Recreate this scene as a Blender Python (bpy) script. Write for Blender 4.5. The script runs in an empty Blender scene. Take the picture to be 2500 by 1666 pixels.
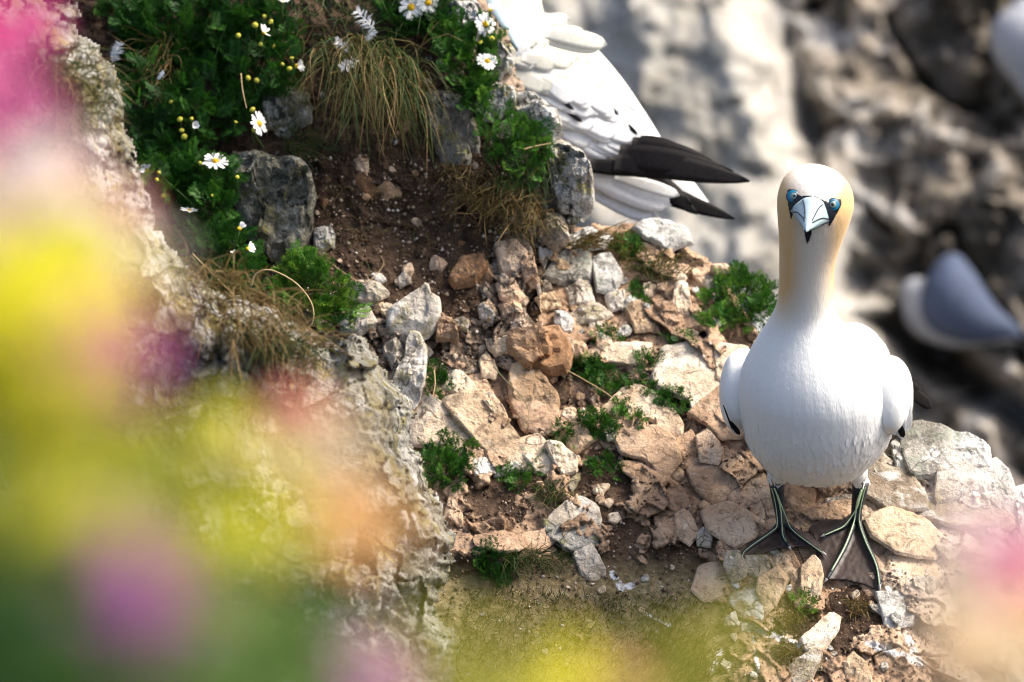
import bpy, bmesh, math, random
import numpy as np
from mathutils import Vector, Matrix
from mathutils.bvhtree import BVHTree

sc = bpy.context.scene
COL = sc.collection
rad = math.radians

# ------------------------------------------------------------------ camera
U = 0.0006                 # metres that one photo pixel spans at the bird
D = 14.0                   # metres from the lens to the bird
DP = D / U
TH = rad(20.0)             # downward pitch
FWD = np.array([0, math.cos(TH), -math.sin(TH)])
UP = np.array([0, math.sin(TH), math.cos(TH)])
RT = np.array([1.0, 0, 0])
CAM = -D * FWD
cam_d = bpy.data.cameras.new('camera')
cam = bpy.data.objects.new('camera', cam_d); COL.objects.link(cam)
cam.location = CAM; cam.rotation_euler = (rad(90) - TH, 0, 0)
cam_d.sensor_width = 36.0
cam_d.lens = 36.0 * D / (2500 * U)
cam_d.clip_start = 0.1; cam_d.clip_end = 500
cam_d.dof.use_dof = True
cam_d.dof.focus_distance = D - 130 * U
cam_d.dof.aperture_fstop = (cam_d.lens / 1000) / 0.079
sc.camera = cam

# ------------------------------------------------------------------ light
SUN_AZ, SUN_EL = rad(104), rad(50)      # azimuth counted from the camera towards the right
L = Vector((math.cos(SUN_EL) * math.sin(SUN_AZ), -math.cos(SUN_EL) * math.cos(SUN_AZ), math.sin(SUN_EL)))
w = bpy.data.worlds.new('World'); sc.world = w; w.use_nodes = True
nt = w.node_tree
sky = nt.nodes.new('ShaderNodeTexSky'); sky.sky_type = 'NISHITA'; sky.sun_disc = False
sky.sun_elevation = SUN_EL
sky.sun_rotation = math.atan2(L.x, L.y)
sky.dust_density = 6.0; sky.ozone_density = 1.0; sky.air_density = 1.0
bg = nt.nodes['Background']; bg.inputs['Strength'].default_value = 0.125
nt.links.new(sky.outputs[0], bg.inputs['Color'])
sun_d = bpy.data.lights.new('sun', 'SUN'); sun_d.energy = 2.3; sun_d.angle = rad(20); sun_d.color = (1.0, 0.94, 0.84)
sun = bpy.data.objects.new('sun', sun_d); COL.objects.link(sun)
sun.rotation_euler = L.to_track_quat('Z', 'Y').to_euler()
sun.location = L * 20
sc.view_settings.view_transform = 'Standard'; sc.view_settings.look = 'None'
sc.view_settings.gamma = 1.0; sc.view_settings.exposure = 1.18
sc.render.engine = 'CYCLES'
sc.cycles.use_denoising = True
sc.cycles.filter_width = 1.1
sc.cycles.max_bounces = 5; sc.cycles.transparent_max_bounces = 8
sc.cycles.sample_clamp_indirect = 6.0

# ------------------------------------------------------------------ helpers
def P(px, py, off=0.0):
    """photo pixel + depth (in pixel units behind the bird) -> world point"""
    px = np.asarray(px, float); py = np.asarray(py, float); off = np.asarray(off, float)
    k = (DP + off) / DP
    a = (px - 1250) * U * k; b = (833 - py) * U * k; d = D + off * U
    return CAM + d[..., None] * FWD + a[..., None] * RT + b[..., None] * UP
def PV(px, py, off=0.0): return Vector(P(px, py, off))
def W(px, py, y):
    """pixel ray meets the vertical plane y = const"""
    r = D * FWD + (px - 1250) * U * RT + (833 - py) * U * UP
    t = (y - CAM[1]) / r[1]
    return CAM + t * r
def off_of(pt): return (float(np.dot(np.asarray(pt) - CAM, FWD)) - D) / U

_rng = np.random.RandomState(7)
_perm = np.concatenate([_rng.permutation(256)] * 2)
_grad = _rng.normal(size=(256, 3)); _grad /= np.linalg.norm(_grad, axis=1)[:, None]
def perlin(p):
    p = np.asarray(p, float); i = np.floor(p).astype(int); f = p - i; i &= 255
    u = f * f * f * (f * (f * 6 - 15) + 10)
    res = 0
    for dx in (0, 1):
        for dy in (0, 1):
            for dz in (0, 1):
                h = _perm[(_perm[(_perm[(i[..., 0] + dx) & 255] + i[..., 1] + dy) & 255] + i[..., 2] + dz) & 255]
                g = _grad[h]
                n = g[..., 0] * (f[..., 0] - dx) + g[..., 1] * (f[..., 1] - dy) + g[..., 2] * (f[..., 2] - dz)
                wt = (u[..., 0] if dx else 1 - u[..., 0]) * (u[..., 1] if dy else 1 - u[..., 1]) * (u[..., 2] if dz else 1 - u[..., 2])
                res = res + wt * n
    return res * 1.5
def fbm2(x, y, scale, octv=4, seed=0.0, gain=0.5, ridged=False):
    x = np.asarray(x, float); y = np.asarray(y, float)
    tot = np.zeros(np.broadcast(x, y).shape); a = 1.0; s = 1.0 / scale
    for o in range(octv):
        n = perlin(np.stack([x * s + 11.3 * o, y * s + 5.1 * o, np.full(tot.shape, seed + 3.7 * o)], -1))
        tot += a * ((1 - 2 * np.abs(n)) if ridged else n)
        a *= gain; s *= 2.03
    return tot
def _hash(i, j, k):
    h = (i * 374761393 + j * 668265263 + k * 2147483647 + 12345).astype(np.int64) & 0x7fffffff
    h = ((h ^ (h >> 13)) * 1274126177) & 0x7fffffff
    h = ((h ^ (h >> 16)) * 1103515245) & 0x7fffffff
    return ((h ^ (h >> 11)) & 0xffffff) / float(0xffffff)
def worley(x, y, scale, seed):
    """nearest jittered cell: height of a random facet plane, and distance to the crack"""
    x = np.asarray(x, float) / scale; y = np.asarray(y, float) / scale
    ix = np.floor(x).astype(np.int64); iy = np.floor(y).astype(np.int64)
    d1 = np.full(x.shape, 9.0); d2 = d1.copy(); bi = ix.copy(); bj = iy.copy(); sx = x.copy(); sy = y.copy()
    for a in (-1, 0, 1):
        for b in (-1, 0, 1):
            ci, cj = ix + a, iy + b
            qx = ci + 0.15 + 0.7 * _hash(ci, cj, np.int64(seed)); qy = cj + 0.15 + 0.7 * _hash(ci, cj, np.int64(seed + 17))
            d = np.hypot(x - qx, y - qy)
            m = d < d1
            d2 = np.where(m, d1, np.minimum(d2, d))
            d1 = np.where(m, d, d1); bi = np.where(m, ci, bi); bj = np.where(m, cj, bj); sx = np.where(m, qx, sx); sy = np.where(m, qy, sy)
    r0 = _hash(bi, bj, np.int64(seed + 31)) - 0.5; r1 = _hash(bi, bj, np.int64(seed + 47)) - 0.5; r2 = _hash(bi, bj, np.int64(seed + 59)) - 0.5
    return r0 + 1.6 * (r1 * (x - sx) + r2 * (y - sy)), d2 - d1, r0 + 0.5
def sstep(a, b, x):
    t = np.clip((np.asarray(x, float) - a) / (b - a), 0, 1); return t * t * (3 - 2 * t)

def in_poly(px, py, poly):
    inside = np.zeros(np.shape(px), bool); n = len(poly)
    for i in range(n):
        x0, y0 = poly[i]; x1, y1 = poly[(i + 1) % n]
        if y0 == y1: continue
        c = ((y0 > py) != (y1 > py)) & (px < (x1 - x0) * (py - y0) / (y1 - y0) + x0)
        inside ^= c
    return inside
def d_poly(px, py, poly, closed=True):
    best = np.full(np.shape(px), 1e9); n = len(poly)
    for i in range(n if closed else n - 1):
        x0, y0 = poly[i]; x1, y1 = poly[(i + 1) % n]
        ex, ey = x1 - x0, y1 - y0; t = np.clip(((px - x0) * ex + (py - y0) * ey) / (ex * ex + ey * ey + 1e-9), 0, 1)
        best = np.minimum(best, np.hypot(px - x0 - t * ex, py - y0 - t * ey))
    return best

def mesh_np(name, verts, faces, mat, parent=None, smooth=True, attrs=None, sharp=0):
    me = bpy.data.meshes.new(name)
    verts = np.asarray(verts, np.float32)
    if isinstance(faces, np.ndarray):
        k = faces.shape[1]
        me.vertices.add(len(verts)); me.vertices.foreach_set('co', verts.ravel())
        me.loops.add(faces.size); me.loops.foreach_set('vertex_index', faces.astype(np.int32).ravel())
        me.polygons.add(len(faces)); me.polygons.foreach_set('loop_start', np.arange(0, faces.size, k, dtype=np.int32))
        me.update(calc_edges=True)
    else:
        me.from_pydata([tuple(map(float, v)) for v in verts], [], faces); me.update()
    if attrs:
        for k_, v in attrs.items():
            a = me.attributes.new(k_, 'FLOAT', 'POINT'); a.data.foreach_set('value', np.asarray(v, np.float32))
    if smooth: me.polygons.foreach_set('use_smooth', np.ones(len(me.polygons), bool))
    me.validate()
    if sharp: me.set_sharp_from_angle(angle=rad(sharp))
    for m in (mat if isinstance(mat, (list, tuple)) else [mat]): me.materials.append(m)
    o = bpy.data.objects.new(name, me); COL.objects.link(o)
    if parent is not None: o.parent = parent
    return o
def obj_me(name, me, parent=None, matrix=None):
    o = bpy.data.objects.new(name, me); COL.objects.link(o)
    if parent is not None: o.parent = parent
    if matrix is not None: o.matrix_local = matrix
    return o
def tag(o, label=None, cat=None, group=None, kind=None):
    if label: o['label'] = label
    if cat: o['category'] = cat
    if group: o['group'] = group
    if kind: o['kind'] = kind
    return o
def empty(name, loc=(0, 0, 0)):
    o = bpy.data.objects.new(name, None); COL.objects.link(o); o.location = loc; o.empty_display_size = 0.02
    return o
def adopt(parent, *kids):
    """parent parts that were built in world space"""
    for k in kids:
        k.parent = parent; k.matrix_parent_inverse = Matrix.Translation(-Vector(parent.location))

class MB:
    """collects strips, tubes and blades with a per-vertex tint"""
    def __init__(s): s.v = []; s.f = []; s.t = []
    def add(s, vs, fs, tint=0.5):
        b = len(s.v); s.v += [tuple(v) for v in vs]; s.f += [tuple(b + i for i in f) for f in fs]
        s.t += list(tint) if hasattr(tint, '__len__') else [tint] * len(vs)
    def strip(s, pts, widths, side, tint=0.5):
        vs = []; n = len(pts)
        for p, wd in zip(pts, widths):
            vs += [p - side * wd * 0.5, p + side * wd * 0.5]
        s.add(vs, [(2 * i, 2 * i + 1, 2 * i + 3, 2 * i + 2) for i in range(n - 1)], tint)
    def tube(s, pts, radii, n=8, tint=0.5, cap=True, flat=1.0):
        pts = [Vector(p) for p in pts]; vs = []
        ref = Vector((0.31, 0.2, 0.93)); prev = None
        for i, p in enumerate(pts):
            d = (pts[min(i + 1, len(pts) - 1)] - pts[max(i - 1, 0)]).normalized()
            if prev is None:
                a = d.cross(ref)
                if a.length < 1e-3: a = d.cross(Vector((1, 0, 0)))
            else: a = prev - d * prev.dot(d)
            a.normalize(); prev = a; b = d.cross(a)
            r = radii[i] if hasattr(radii, '__len__') else radii
            for k in range(n):
                t = 2 * math.pi * k / n; vs.append(p + a * math.cos(t) * r + b * math.sin(t) * r * flat)
        fs = [(i * n + k, i * n + (k + 1) % n, (i + 1) * n + (k + 1) % n, (i + 1) * n + k) for i in range(len(pts) - 1) for k in range(n)]
        if cap: fs += [tuple(reversed(range(n))), tuple(range((len(pts) - 1) * n, len(pts) * n))]
        s.add(vs, fs, tint)
    def build(s, name, mat, parent=None, smooth=True):
        return mesh_np(name, s.v, s.f, mat, parent, smooth, {'tint': s.t})

# ------------------------------------------------------------------ materials
class N:
    def __init__(s, name):
        s.m = bpy.data.materials.new(name); s.m.use_nodes = True; s.t = s.m.node_tree; s.b = s.t.nodes['Principled BSDF']
        s.out = s.t.nodes['Material Output']; s.tc = s.n('TexCoord')
    def n(s, typ, **kw):
        nd = s.t.nodes.new('ShaderNode' + typ)
        for k, v in kw.items(): setattr(nd, k, v)
        return nd
    def l(s, a, b): s.t.links.new(a, b)
    def vec(s, scale=(1, 1, 1), rot=(0, 0, 0)):
        m = s.n('Mapping'); m.inputs['Scale'].default_value = scale; m.inputs['Rotation'].default_value = rot
        s.l(s.tc.outputs['Object'], m.inputs[0]); return m.outputs[0]
    def noise(s, scale, detail=4, rough=0.55, dist=0.0, vec=None):
        x = s.n('TexNoise'); x.inputs['Scale'].default_value = scale; x.inputs['Detail'].default_value = detail
        x.inputs['Roughness'].default_value = rough; x.inputs['Distortion'].default_value = dist
        s.l(vec or s.tc.outputs['Object'], x.inputs['Vector']); return x.outputs['Fac']
    def voro(s, scale, feature='F1', vec=None, out='Distance', rnd=1.0):
        x = s.n('TexVoronoi', feature=feature); x.inputs['Scale'].default_value = scale; x.inputs['Randomness'].default_value = rnd
        s.l(vec or s.tc.outputs['Object'], x.inputs['Vector']); return x.outputs[out]
    def ramp(s, fac, stops, interp='LINEAR'):
        r = s.n('ValToRGB'); r.color_ramp.interpolation = interp; e = r.color_ramp.elements
        while len(e) < len(stops): e.new(0.5)
        for el, (p, c) in zip(e, stops):
            el.position = p; el.color = (*c, 1) if len(c) == 3 else c
        s.l(fac, r.inputs[0]); return r.outputs[0]
    def bw(s, fac, a, b, inv=False):
        m = s.n('MapRange', interpolation_type='SMOOTHSTEP'); m.inputs[1].default_value = a; m.inputs[2].default_value = b
        if inv: m.inputs[3].default_value = 1; m.inputs[4].default_value = 0
        s.l(fac, m.inputs[0]); return m.outputs[0]
    def math(s, op, a, b=None, clamp=False):
        m = s.n('Math', operation=op, use_clamp=clamp)
        for i, x in enumerate((a, b)):
            if x is None: continue
            if isinstance(x, (int, float)): m.inputs[i].default_value = x
            else: s.l(x, m.inputs[i])
        return m.outputs[0]
    def mix(s, fac, a, b, mode='MIX'):
        m = s.n('Mix', data_type='RGBA', blend_type=mode)
        for i, x in ((0, fac), (6, a), (7, b)):
            if isinstance(x, (int, float)): m.inputs[i].default_value = x
            elif isinstance(x, tuple): m.inputs[i].default_value = (*x, 1)
            else: s.l(x, m.inputs[i])
        return m.outputs[2]
    def attr(s, name): a = s.n('Attribute', attribute_name=name); return a.outputs['Fac']
    def rnd(s): return s.n('ObjectInfo').outputs['Random']
    def bump(s, h, strength, dist, prev=None):
        b = s.n('Bump'); b.inputs['Strength'].default_value = strength; b.inputs['Distance'].default_value = dist
        s.l(h, b.inputs['Height'])
        if prev is not None: s.l(prev, b.inputs['Normal'])
        return b.outputs[0]
    def done(s, col, rough=0.85, normal=None, spec=0.3, trans=0.0):
        if isinstance(col, tuple): s.b.inputs['Base Color'].default_value = (*col, 1)
        else: s.l(col, s.b.inputs['Base Color'])
        if isinstance(rough, (int, float)): s.b.inputs['Roughness'].default_value = rough
        else: s.l(rough, s.b.inputs['Roughness'])
        s.b.inputs['Specular IOR Level'].default_value = spec
        if normal is not None: s.l(normal, s.b.inputs['Normal'])
        if trans:
            tr = s.n('BsdfTranslucent'); mx = s.n('MixShader'); mx.inputs[0].default_value = trans
            if isinstance(col, tuple): tr.inputs[0].default_value = (*col, 1)
            else: s.l(col, tr.inputs[0])
            s.l(s.b.outputs[0], mx.inputs[1]); s.l(tr.outputs[0], mx.inputs[2]); s.l(mx.outputs[0], s.out.inputs[0])
        return s.m

def soil_col(n):
    a = n.ramp(n.noise(60, 6, 0.7), [(0.3, (0.014, 0.008, 0.005)), (0.5, (0.042, 0.024, 0.014)), (0.7, (0.115, 0.07, 0.042))])
    b = n.ramp(n.noise(90, 5, 0.65), [(0.3, (0.034, 0.020, 0.012)), (0.7, (0.13, 0.083, 0.052))])
    a = n.mix(n.bw(n.noise(7, 4, 0.6), 0.45, 0.62), a, b)
    g = n.bw(n.voro(330), 0.22, 0.08)
    keep = n.bw(n.voro(330, out='Color'), 0.6, 0.68)
    return n.mix(n.math('MULTIPLY', g, keep), a, (0.42, 0.33, 0.24))

def rock_mat(name, stops, speck=0.5, dark=(0.03, 0.028, 0.024), soil=False, lichen=None, scale=1.0, crack=14, crack_amt=0.8, bump=0.5, moss=None, guano=0.0, mottle=0.75):
    n = N(name)
    big = n.noise(9 * scale, 5, 0.62, 0.6)
    rr = n.math('MULTIPLY', n.math('SUBTRACT', n.rnd(), 0.5), 0.28)
    col = n.ramp(n.math('ADD', big, rr), stops)
    fine = n.noise(160 * scale, 4, 0.7)
    col = n.mix(n.bw(fine, 0.5, 0.78), col, (0.75, 0.72, 0.68), 'SOFT_LIGHT')
    if soil: col = n.mix(n.attr('pale'), col, n.ramp(big, [(0.3, (0.34, 0.27, 0.20)), (0.5, (0.55, 0.47, 0.38)), (0.7, (0.72, 0.69, 0.65))]))
    mo = n.noise(34 * scale, 5, 0.72, 0.8)
    col = n.mix(n.math('MULTIPLY', n.bw(mo, 0.5, 0.66), mottle), col, tuple(0.45 * a + 0.02 for a in stops[0][1]))
    lt = n.noise(52 * scale, 4, 0.7, 0.3)
    col = n.mix(n.math('MULTIPLY', n.bw(lt, 0.55, 0.7), 0.35), col, stops[-1][1])
    # blackish crust and specks
    sp = n.noise(75 * scale, 5, 0.72, 0.4)
    pat = n.noise(15 * scale, 3, 0.5)
    m = n.math('ADD', n.math('MULTIPLY', sp, 0.7), n.math('MULTIPLY', pat, 0.4))
    col = n.mix(n.math('MULTIPLY', n.bw(m, 0.68 - 0.14 * speck, 0.78 - 0.14 * speck), min(1, 0.5 + speck * 0.5)), col, dark)
    if lichen:
        lm = n.math('MULTIPLY', n.bw(n.noise(22 * scale, 4, 0.6), 0.52, 0.64), n.bw(n.noise(120 * scale, 4, 0.6), 0.4, 0.55))
        col = n.mix(n.math('MULTIPLY', lm, 0.85), col, lichen)
    if moss:
        mm = n.math('MULTIPLY', n.bw(n.noise(13 * scale, 5, 0.6), 0.5, 0.66), 0.8)
        col = n.mix(mm, col, moss)
    if guano:
        gm = n.math('MULTIPLY', n.bw(n.noise(11 * scale, 5, 0.65, 1.2), 0.56, 0.66), guano)
        col = n.mix(gm, col, (0.78, 0.77, 0.75))
    wv = n.n('VectorMath', operation='ADD')
    nz = n.n('TexNoise'); nz.inputs['Scale'].default_value = 16 * scale; n.l(n.tc.outputs['Object'], nz.inputs[0])
    sv = n.n('VectorMath', operation='SCALE'); sv.inputs['Scale'].default_value = 0.11; n.l(nz.outputs['Color'], sv.inputs[0])
    n.l(n.tc.outputs['Object'], wv.inputs[0]); n.l(sv.outputs[0], wv.inputs[1])
    ck = n.voro(crack * scale, 'DISTANCE_TO_EDGE', wv.outputs[0])
    cm = n.math('MULTIPLY', n.bw(ck, 0.026, 0.003), n.bw(n.noise(11 * scale, 3), 0.53, 0.62))
    col = n.mix(n.math('MULTIPLY', cm, crack_amt), col, dark)
    # pits and thin fractures at hand scale
    pv = n.voro(85 * scale, 'DISTANCE_TO_EDGE', wv.outputs[0])
    pm = n.math('MULTIPLY', n.bw(pv, 0.07, 0.015), n.bw(n.noise(26 * scale, 3, 0.6), 0.5, 0.62))
    col = n.mix(n.math('MULTIPLY', pm, 0.55), col, dark)
    cm = n.math('MAXIMUM', cm, n.math('MULTIPLY', pm, 0.8))
    h = n.noise(45 * scale, 5, 0.68)
    if soil:
        sm = n.attr('soil'); edge = n.noise(110, 5, 0.65)
        sm2 = n.bw(n.math('ADD', sm, n.math('MULTIPLY', n.math('SUBTRACT', edge, 0.5), 0.7)), 0.4, 0.6)
        sc_ = n.mix(n.math('MULTIPLY', n.attr('dry'), 0.92), soil_col(n), n.ramp(n.noise(70, 5, 0.7), [(0.3, (0.10, 0.075, 0.032)), (0.5, (0.23, 0.175, 0.085)), (0.7, (0.38, 0.31, 0.18))]))  # tan soil tone, with the brightness of the sunlit blurred veil put into it
        col = n.mix(sm2, col, sc_)
        gw = n.math('ADD', n.attr('guano'), n.math('MULTIPLY', n.math('SUBTRACT', n.noise(60, 5, 0.7), 0.5), 1.3))
        col = n.mix(n.math('MULTIPLY', n.bw(gw, 0.5, 0.62), 0.9), col, (0.72, 0.72, 0.71))
    nb = n.bump(h, bump * 1.3, 0.012)
    nb = n.bump(n.noise(230, 3, 0.7), 0.6, 0.003, nb)
    return n.done(col, 0.9, nb, 0.2)

CREAM = [(0.25, (0.27, 0.175, 0.10)), (0.42, (0.49, 0.36, 0.235)), (0.55, (0.61, 0.485, 0.35)), (0.72, (0.71, 0.62, 0.50))]
TAN = [(0.25, (0.22, 0.135, 0.08)), (0.45, (0.44, 0.295, 0.19)), (0.6, (0.56, 0.41, 0.285)), (0.75, (0.66, 0.53, 0.41))]
GREYW = [(0.25, (0.17, 0.155, 0.125)), (0.42, (0.34, 0.32, 0.28)), (0.55, (0.49, 0.47, 0.43)), (0.72, (0.66, 0.65, 0.62))]
M = {}
M['cream'] = rock_mat('cream_limestone', CREAM, 0.35, (0.10, 0.07, 0.045), crack=10)
M['tan'] = rock_mat('tan_limestone', TAN, 0.4, (0.09, 0.055, 0.035), crack=12)
M['brown'] = rock_mat('brown_sandy_stone', [(0.25, (0.15, 0.075, 0.035)), (0.5, (0.30, 0.17, 0.09)), (0.75, (0.48, 0.33, 0.21))], 0.4, crack=9)
M['white'] = rock_mat('white_limestone', [(0.25, (0.24, 0.185, 0.13)), (0.45, (0.43, 0.37, 0.295)), (0.7, (0.62, 0.575, 0.51))], 0.6, (0.07, 0.06, 0.045), lichen=(0.25, 0.22, 0.11), guano=0.5)
M['greywhite'] = rock_mat('guano_grey_rock', GREYW, 0.5, (0.05, 0.047, 0.04), lichen=(0.25, 0.27, 0.22), guano=0.8)
M['lichen'] = rock_mat('lichen_rock', GREYW, 0.95, (0.022, 0.022, 0.017), lichen=(0.30, 0.27, 0.10), guano=0.55, bump=0.8)
M['boulder'] = rock_mat('dark_lichen_rock', [(0.25, (0.05, 0.05, 0.04)), (0.48, (0.16, 0.15, 0.11)), (0.6, (0.34, 0.33, 0.28)), (0.75, (0.62, 0.62, 0.60))], 0.85, (0.02, 0.02, 0.015), lichen=(0.16, 0.14, 0.045), bump=0.9)
M['ridge'] = rock_mat('mossy_lichen_rock', [(0.25, (0.07, 0.065, 0.045)), (0.45, (0.18, 0.172, 0.14)), (0.58, (0.31, 0.30, 0.27)), (0.75, (0.54, 0.535, 0.52))], 1.0, (0.04, 0.036, 0.022), lichen=(0.24, 0.20, 0.05), moss=(0.16, 0.13, 0.045), guano=0.35, bump=1.0, scale=0.9)
M['slope'] = rock_mat('slope_ground', TAN, 0.45, (0.09, 0.055, 0.035), soil=True, crack=9)
M['bank'] = rock_mat('bank_ground', [(0.25, (0.09, 0.055, 0.035)), (0.5, (0.28, 0.21, 0.15)), (0.75, (0.55, 0.48, 0.40))], 0.7, soil=True)
def cliff_mat():
    n = N('far_cliff_rock')
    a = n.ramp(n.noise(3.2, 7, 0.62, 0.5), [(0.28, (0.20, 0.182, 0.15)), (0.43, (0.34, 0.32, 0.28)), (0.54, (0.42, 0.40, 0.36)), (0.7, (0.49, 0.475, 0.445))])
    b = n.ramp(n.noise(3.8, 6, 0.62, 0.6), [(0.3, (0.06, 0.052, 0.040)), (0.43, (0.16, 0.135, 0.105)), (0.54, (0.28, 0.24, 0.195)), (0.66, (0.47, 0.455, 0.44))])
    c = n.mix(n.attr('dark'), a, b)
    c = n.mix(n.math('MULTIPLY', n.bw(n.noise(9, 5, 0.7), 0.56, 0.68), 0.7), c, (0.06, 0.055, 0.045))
    return n.done(c, 0.9, n.bump(n.noise(14, 6, 0.65), 0.6, 0.05), 0.2)
M['cliff'] = cliff_mat()
def tint_mat(name, stops, rough=0.6, trans=0.25, spec=0.25, jitter=0.0):
    n = N(name); c = n.ramp(n.attr('tint'), stops)
    return n.done(c, rough, None, spec, trans)
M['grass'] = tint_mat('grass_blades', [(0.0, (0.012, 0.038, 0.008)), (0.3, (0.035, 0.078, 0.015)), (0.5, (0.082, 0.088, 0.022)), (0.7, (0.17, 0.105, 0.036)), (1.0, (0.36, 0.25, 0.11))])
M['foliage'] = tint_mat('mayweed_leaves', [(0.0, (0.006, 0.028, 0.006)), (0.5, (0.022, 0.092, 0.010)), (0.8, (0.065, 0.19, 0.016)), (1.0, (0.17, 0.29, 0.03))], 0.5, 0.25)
def flat_mat(name, col, rough=0.5, trans=0.0, spec=0.3, var=0.0, vs=60):
    n = N(name)
    if var:
        f = n.noise(vs, 4, 0.6); c0 = tuple(x * (1 - var) for x in col); c1 = tuple(min(0.95, x * (1 + var)) for x in col)
        return n.done(n.ramp(f, [(0.3, c0), (0.7, c1)]), rough, None, spec, trans)
    return n.done(col, rough, None, spec, trans)
M['petal_white'] = flat_mat('white_petal', (0.82, 0.82, 0.80), 0.5, 0.2)
M['disc'] = flat_mat('yellow_disc', (0.72, 0.42, 0.015), 0.7, 0, 0.2, 0.35, 500)
M['bud'] = flat_mat('bud_yellow', (0.50, 0.46, 0.06), 0.7, 0, 0.2, 0.4, 400)
M['stem'] = flat_mat('stem_green', (0.07, 0.13, 0.03), 0.6, 0, 0.3, 0.3)
M['straw'] = flat_mat('dry_straw', (0.42, 0.30, 0.15), 0.7, 0, 0.2, 0.25)
M['twig'] = flat_mat('grey_twig', (0.16, 0.15, 0.085), 0.9, 0, 0.2, 0.4, 150)
M['pebble'] = tint_mat('pebbles', [(0.0, (0.07, 0.045, 0.03)), (0.5, (0.26, 0.18, 0.12)), (0.8, (0.46, 0.36, 0.27)), (1.0, (0.72, 0.67, 0.6))], 0.9, 0.0)

# ------------------------------------------------------------------ ground layers (depths in pixel units behind the bird's feet)
POLY3 = [(780, 560), (1250, 560), (1390, 556), (1470, 548), (1560, 545), (1650, 578), (1745, 650), (1800, 720), (1850, 800), (1950, 860), (2080, 960), (2190, 1048),
         (2260, 1052), (2350, 1078), (2410, 1140), (2480, 1215), (2560, 1330), (2620, 1800), (780, 1800)]
POLY4 = [(-60, -80), (1150, -80), (1190, -20), (1245, 95), (1250, 150), (1290, 230), (1355, 300), (1365, 340), (1425, 390), (1440, 500), (1405, 560), (1380, 600), (1335, 640),
         (1318, 700), (1322, 780), (1345, 880), (1200, 960), (700, 990), (-60, 990)]
POLY5 = [(-80, -80), (90, -80), (110, 10), (190, 5), (205, 40), (175, 62), (232, 100), (290, 180), (305, 250), (300, 300), (330, 345), (335, 395), (372, 500), (385, 560), (470, 660),
         (560, 720), (660, 745), (780, 840), (805, 850), (862, 800), (905, 850), (960, 925), (1018, 1000), (1010, 1080), (1042, 1150), (1050, 1190), (1085, 1240), (1115, 1330),
         (1100, 1400), (1062, 1480), (1085, 1520), (1125, 1550), (1120, 1610), (1100, 1800), (-80, 1800)]
def base3(x, y):
    o = (1400 - y) * 1.0
    o = o + 160 * sstep(2180, 2560, x) * sstep(900, 1500, y)                    # the ledge falls away on the right
    o = o - 60 * np.exp(-((x - 1090) / 140.0) ** 2 - ((y - 900) / 130.0) ** 2)
    o = o - 70 * sstep(1290, 1360, y) * sstep(1420, 1180, x) * sstep(900, 1000, x) * (1 - sstep(1330, 1420, y)) # low step
    return o
def base4(x, y):
    return 470 + (900 - y) * 0.32 + 90 * np.exp(-((x - 1020) / 200.0) ** 2 - ((y - 560) / 110.0) ** 2) + 60 * sstep(900, 300, x)
def base5(x, y):
    return -760 + (x - 1000) * 0.62 + (833 - y) * 0.15
def warp(x, y, s, a, seed): return x + a * fbm2(x, y, s, 2, seed), y + a * fbm2(x, y, s, 2, seed + 9)
def full3(x, y):
    x = np.asarray(x, float); y = np.asarray(y, float)
    wx, wy = warp(x, y, 90, 20, 1.0)
    ca, sa = math.cos(0.62), math.sin(0.62); u, v = (wx * ca + wy * sa) / 1.7, -wx * sa + wy * ca     # beds dip to the lower right
    f1, e1, r1 = worley(u, v, 92, 3); f2, e2, r2 = worley(u * 1.2, v, 44, 11); f3, e3, _ = worley(wx, wy, 19, 5)
    rocky = region_rock(x, y)
    o = base3(x, y) + rocky * (f1 * 52 + f2 * 26 + f3 * 8) + 12 * (1 - rocky) * fbm2(x, y, 60, 4, 4.0) + 14 * (1 - rocky)
    o = o + fbm2(x, y, 14, 4, 2.0, 0.6) * 3.2
    cmask = sstep(-0.15, 0.15, fbm2(x, y, 70, 3, 6.0))
    crev = rocky * np.maximum(sstep(0.06, 0.0, e1), 0.75 * sstep(0.05, 0.0, e2)) * cmask
    o = o + 15 * crev
    soil = np.clip(1 - rocky, 0, 1) * 1.0 + 0.75 * crev + 0.25 * sstep(0.0, 0.5, fbm2(x, y, 26, 3, 12.0)) * rocky
    foot = np.clip(1.6 * np.exp(-((x - 1990) / 150.0) ** 2 - ((y - 1350) / 85.0) ** 2), 0, 1)         # worn flat where the bird stands
    o = o * (1 - foot) + (base3(x, y) + 8 + 5 * f3 + 4 * f2) * foot
    return o, np.clip(soil, 0, 1)
def blob(x, y, cx, cy, rx, ry): return np.exp(-((x - cx) / rx) ** 2 - ((y - cy) / ry) ** 2)
def region_rock(x, y):
    n = fbm2(x, y, 85, 4, 8.0, 0.55) * 0.42
    r = np.full(np.shape(x), 0.76)
    r = r - 0.62 * sstep(1300, 1400, y) * sstep(1800, 1690, x + 0.2 * (1400 - y))              # grassy soil along the bottom
    for c in ((1230, 1215, 120, 62), (1490, 1180, 70, 150), (1150, 860, 70, 45), (1340, 960, 60, 70), (1460, 890, 120, 50), (2090, 1500, 90, 70), (1930, 1560, 90, 60), (1640, 990, 60, 40), (1250, 700, 60, 120)):
        r = r - 0.52 * blob(x, y, *c)
    r = np.maximum(r, 1.2 * blob(x, y, 1985, 1330, 190, 90))
    r = np.maximum(r, 1.1 * sstep(2080, 2220, x + 0.25 * (1300 - y)))
    return sstep(0.40, 0.56, r + n)
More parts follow.
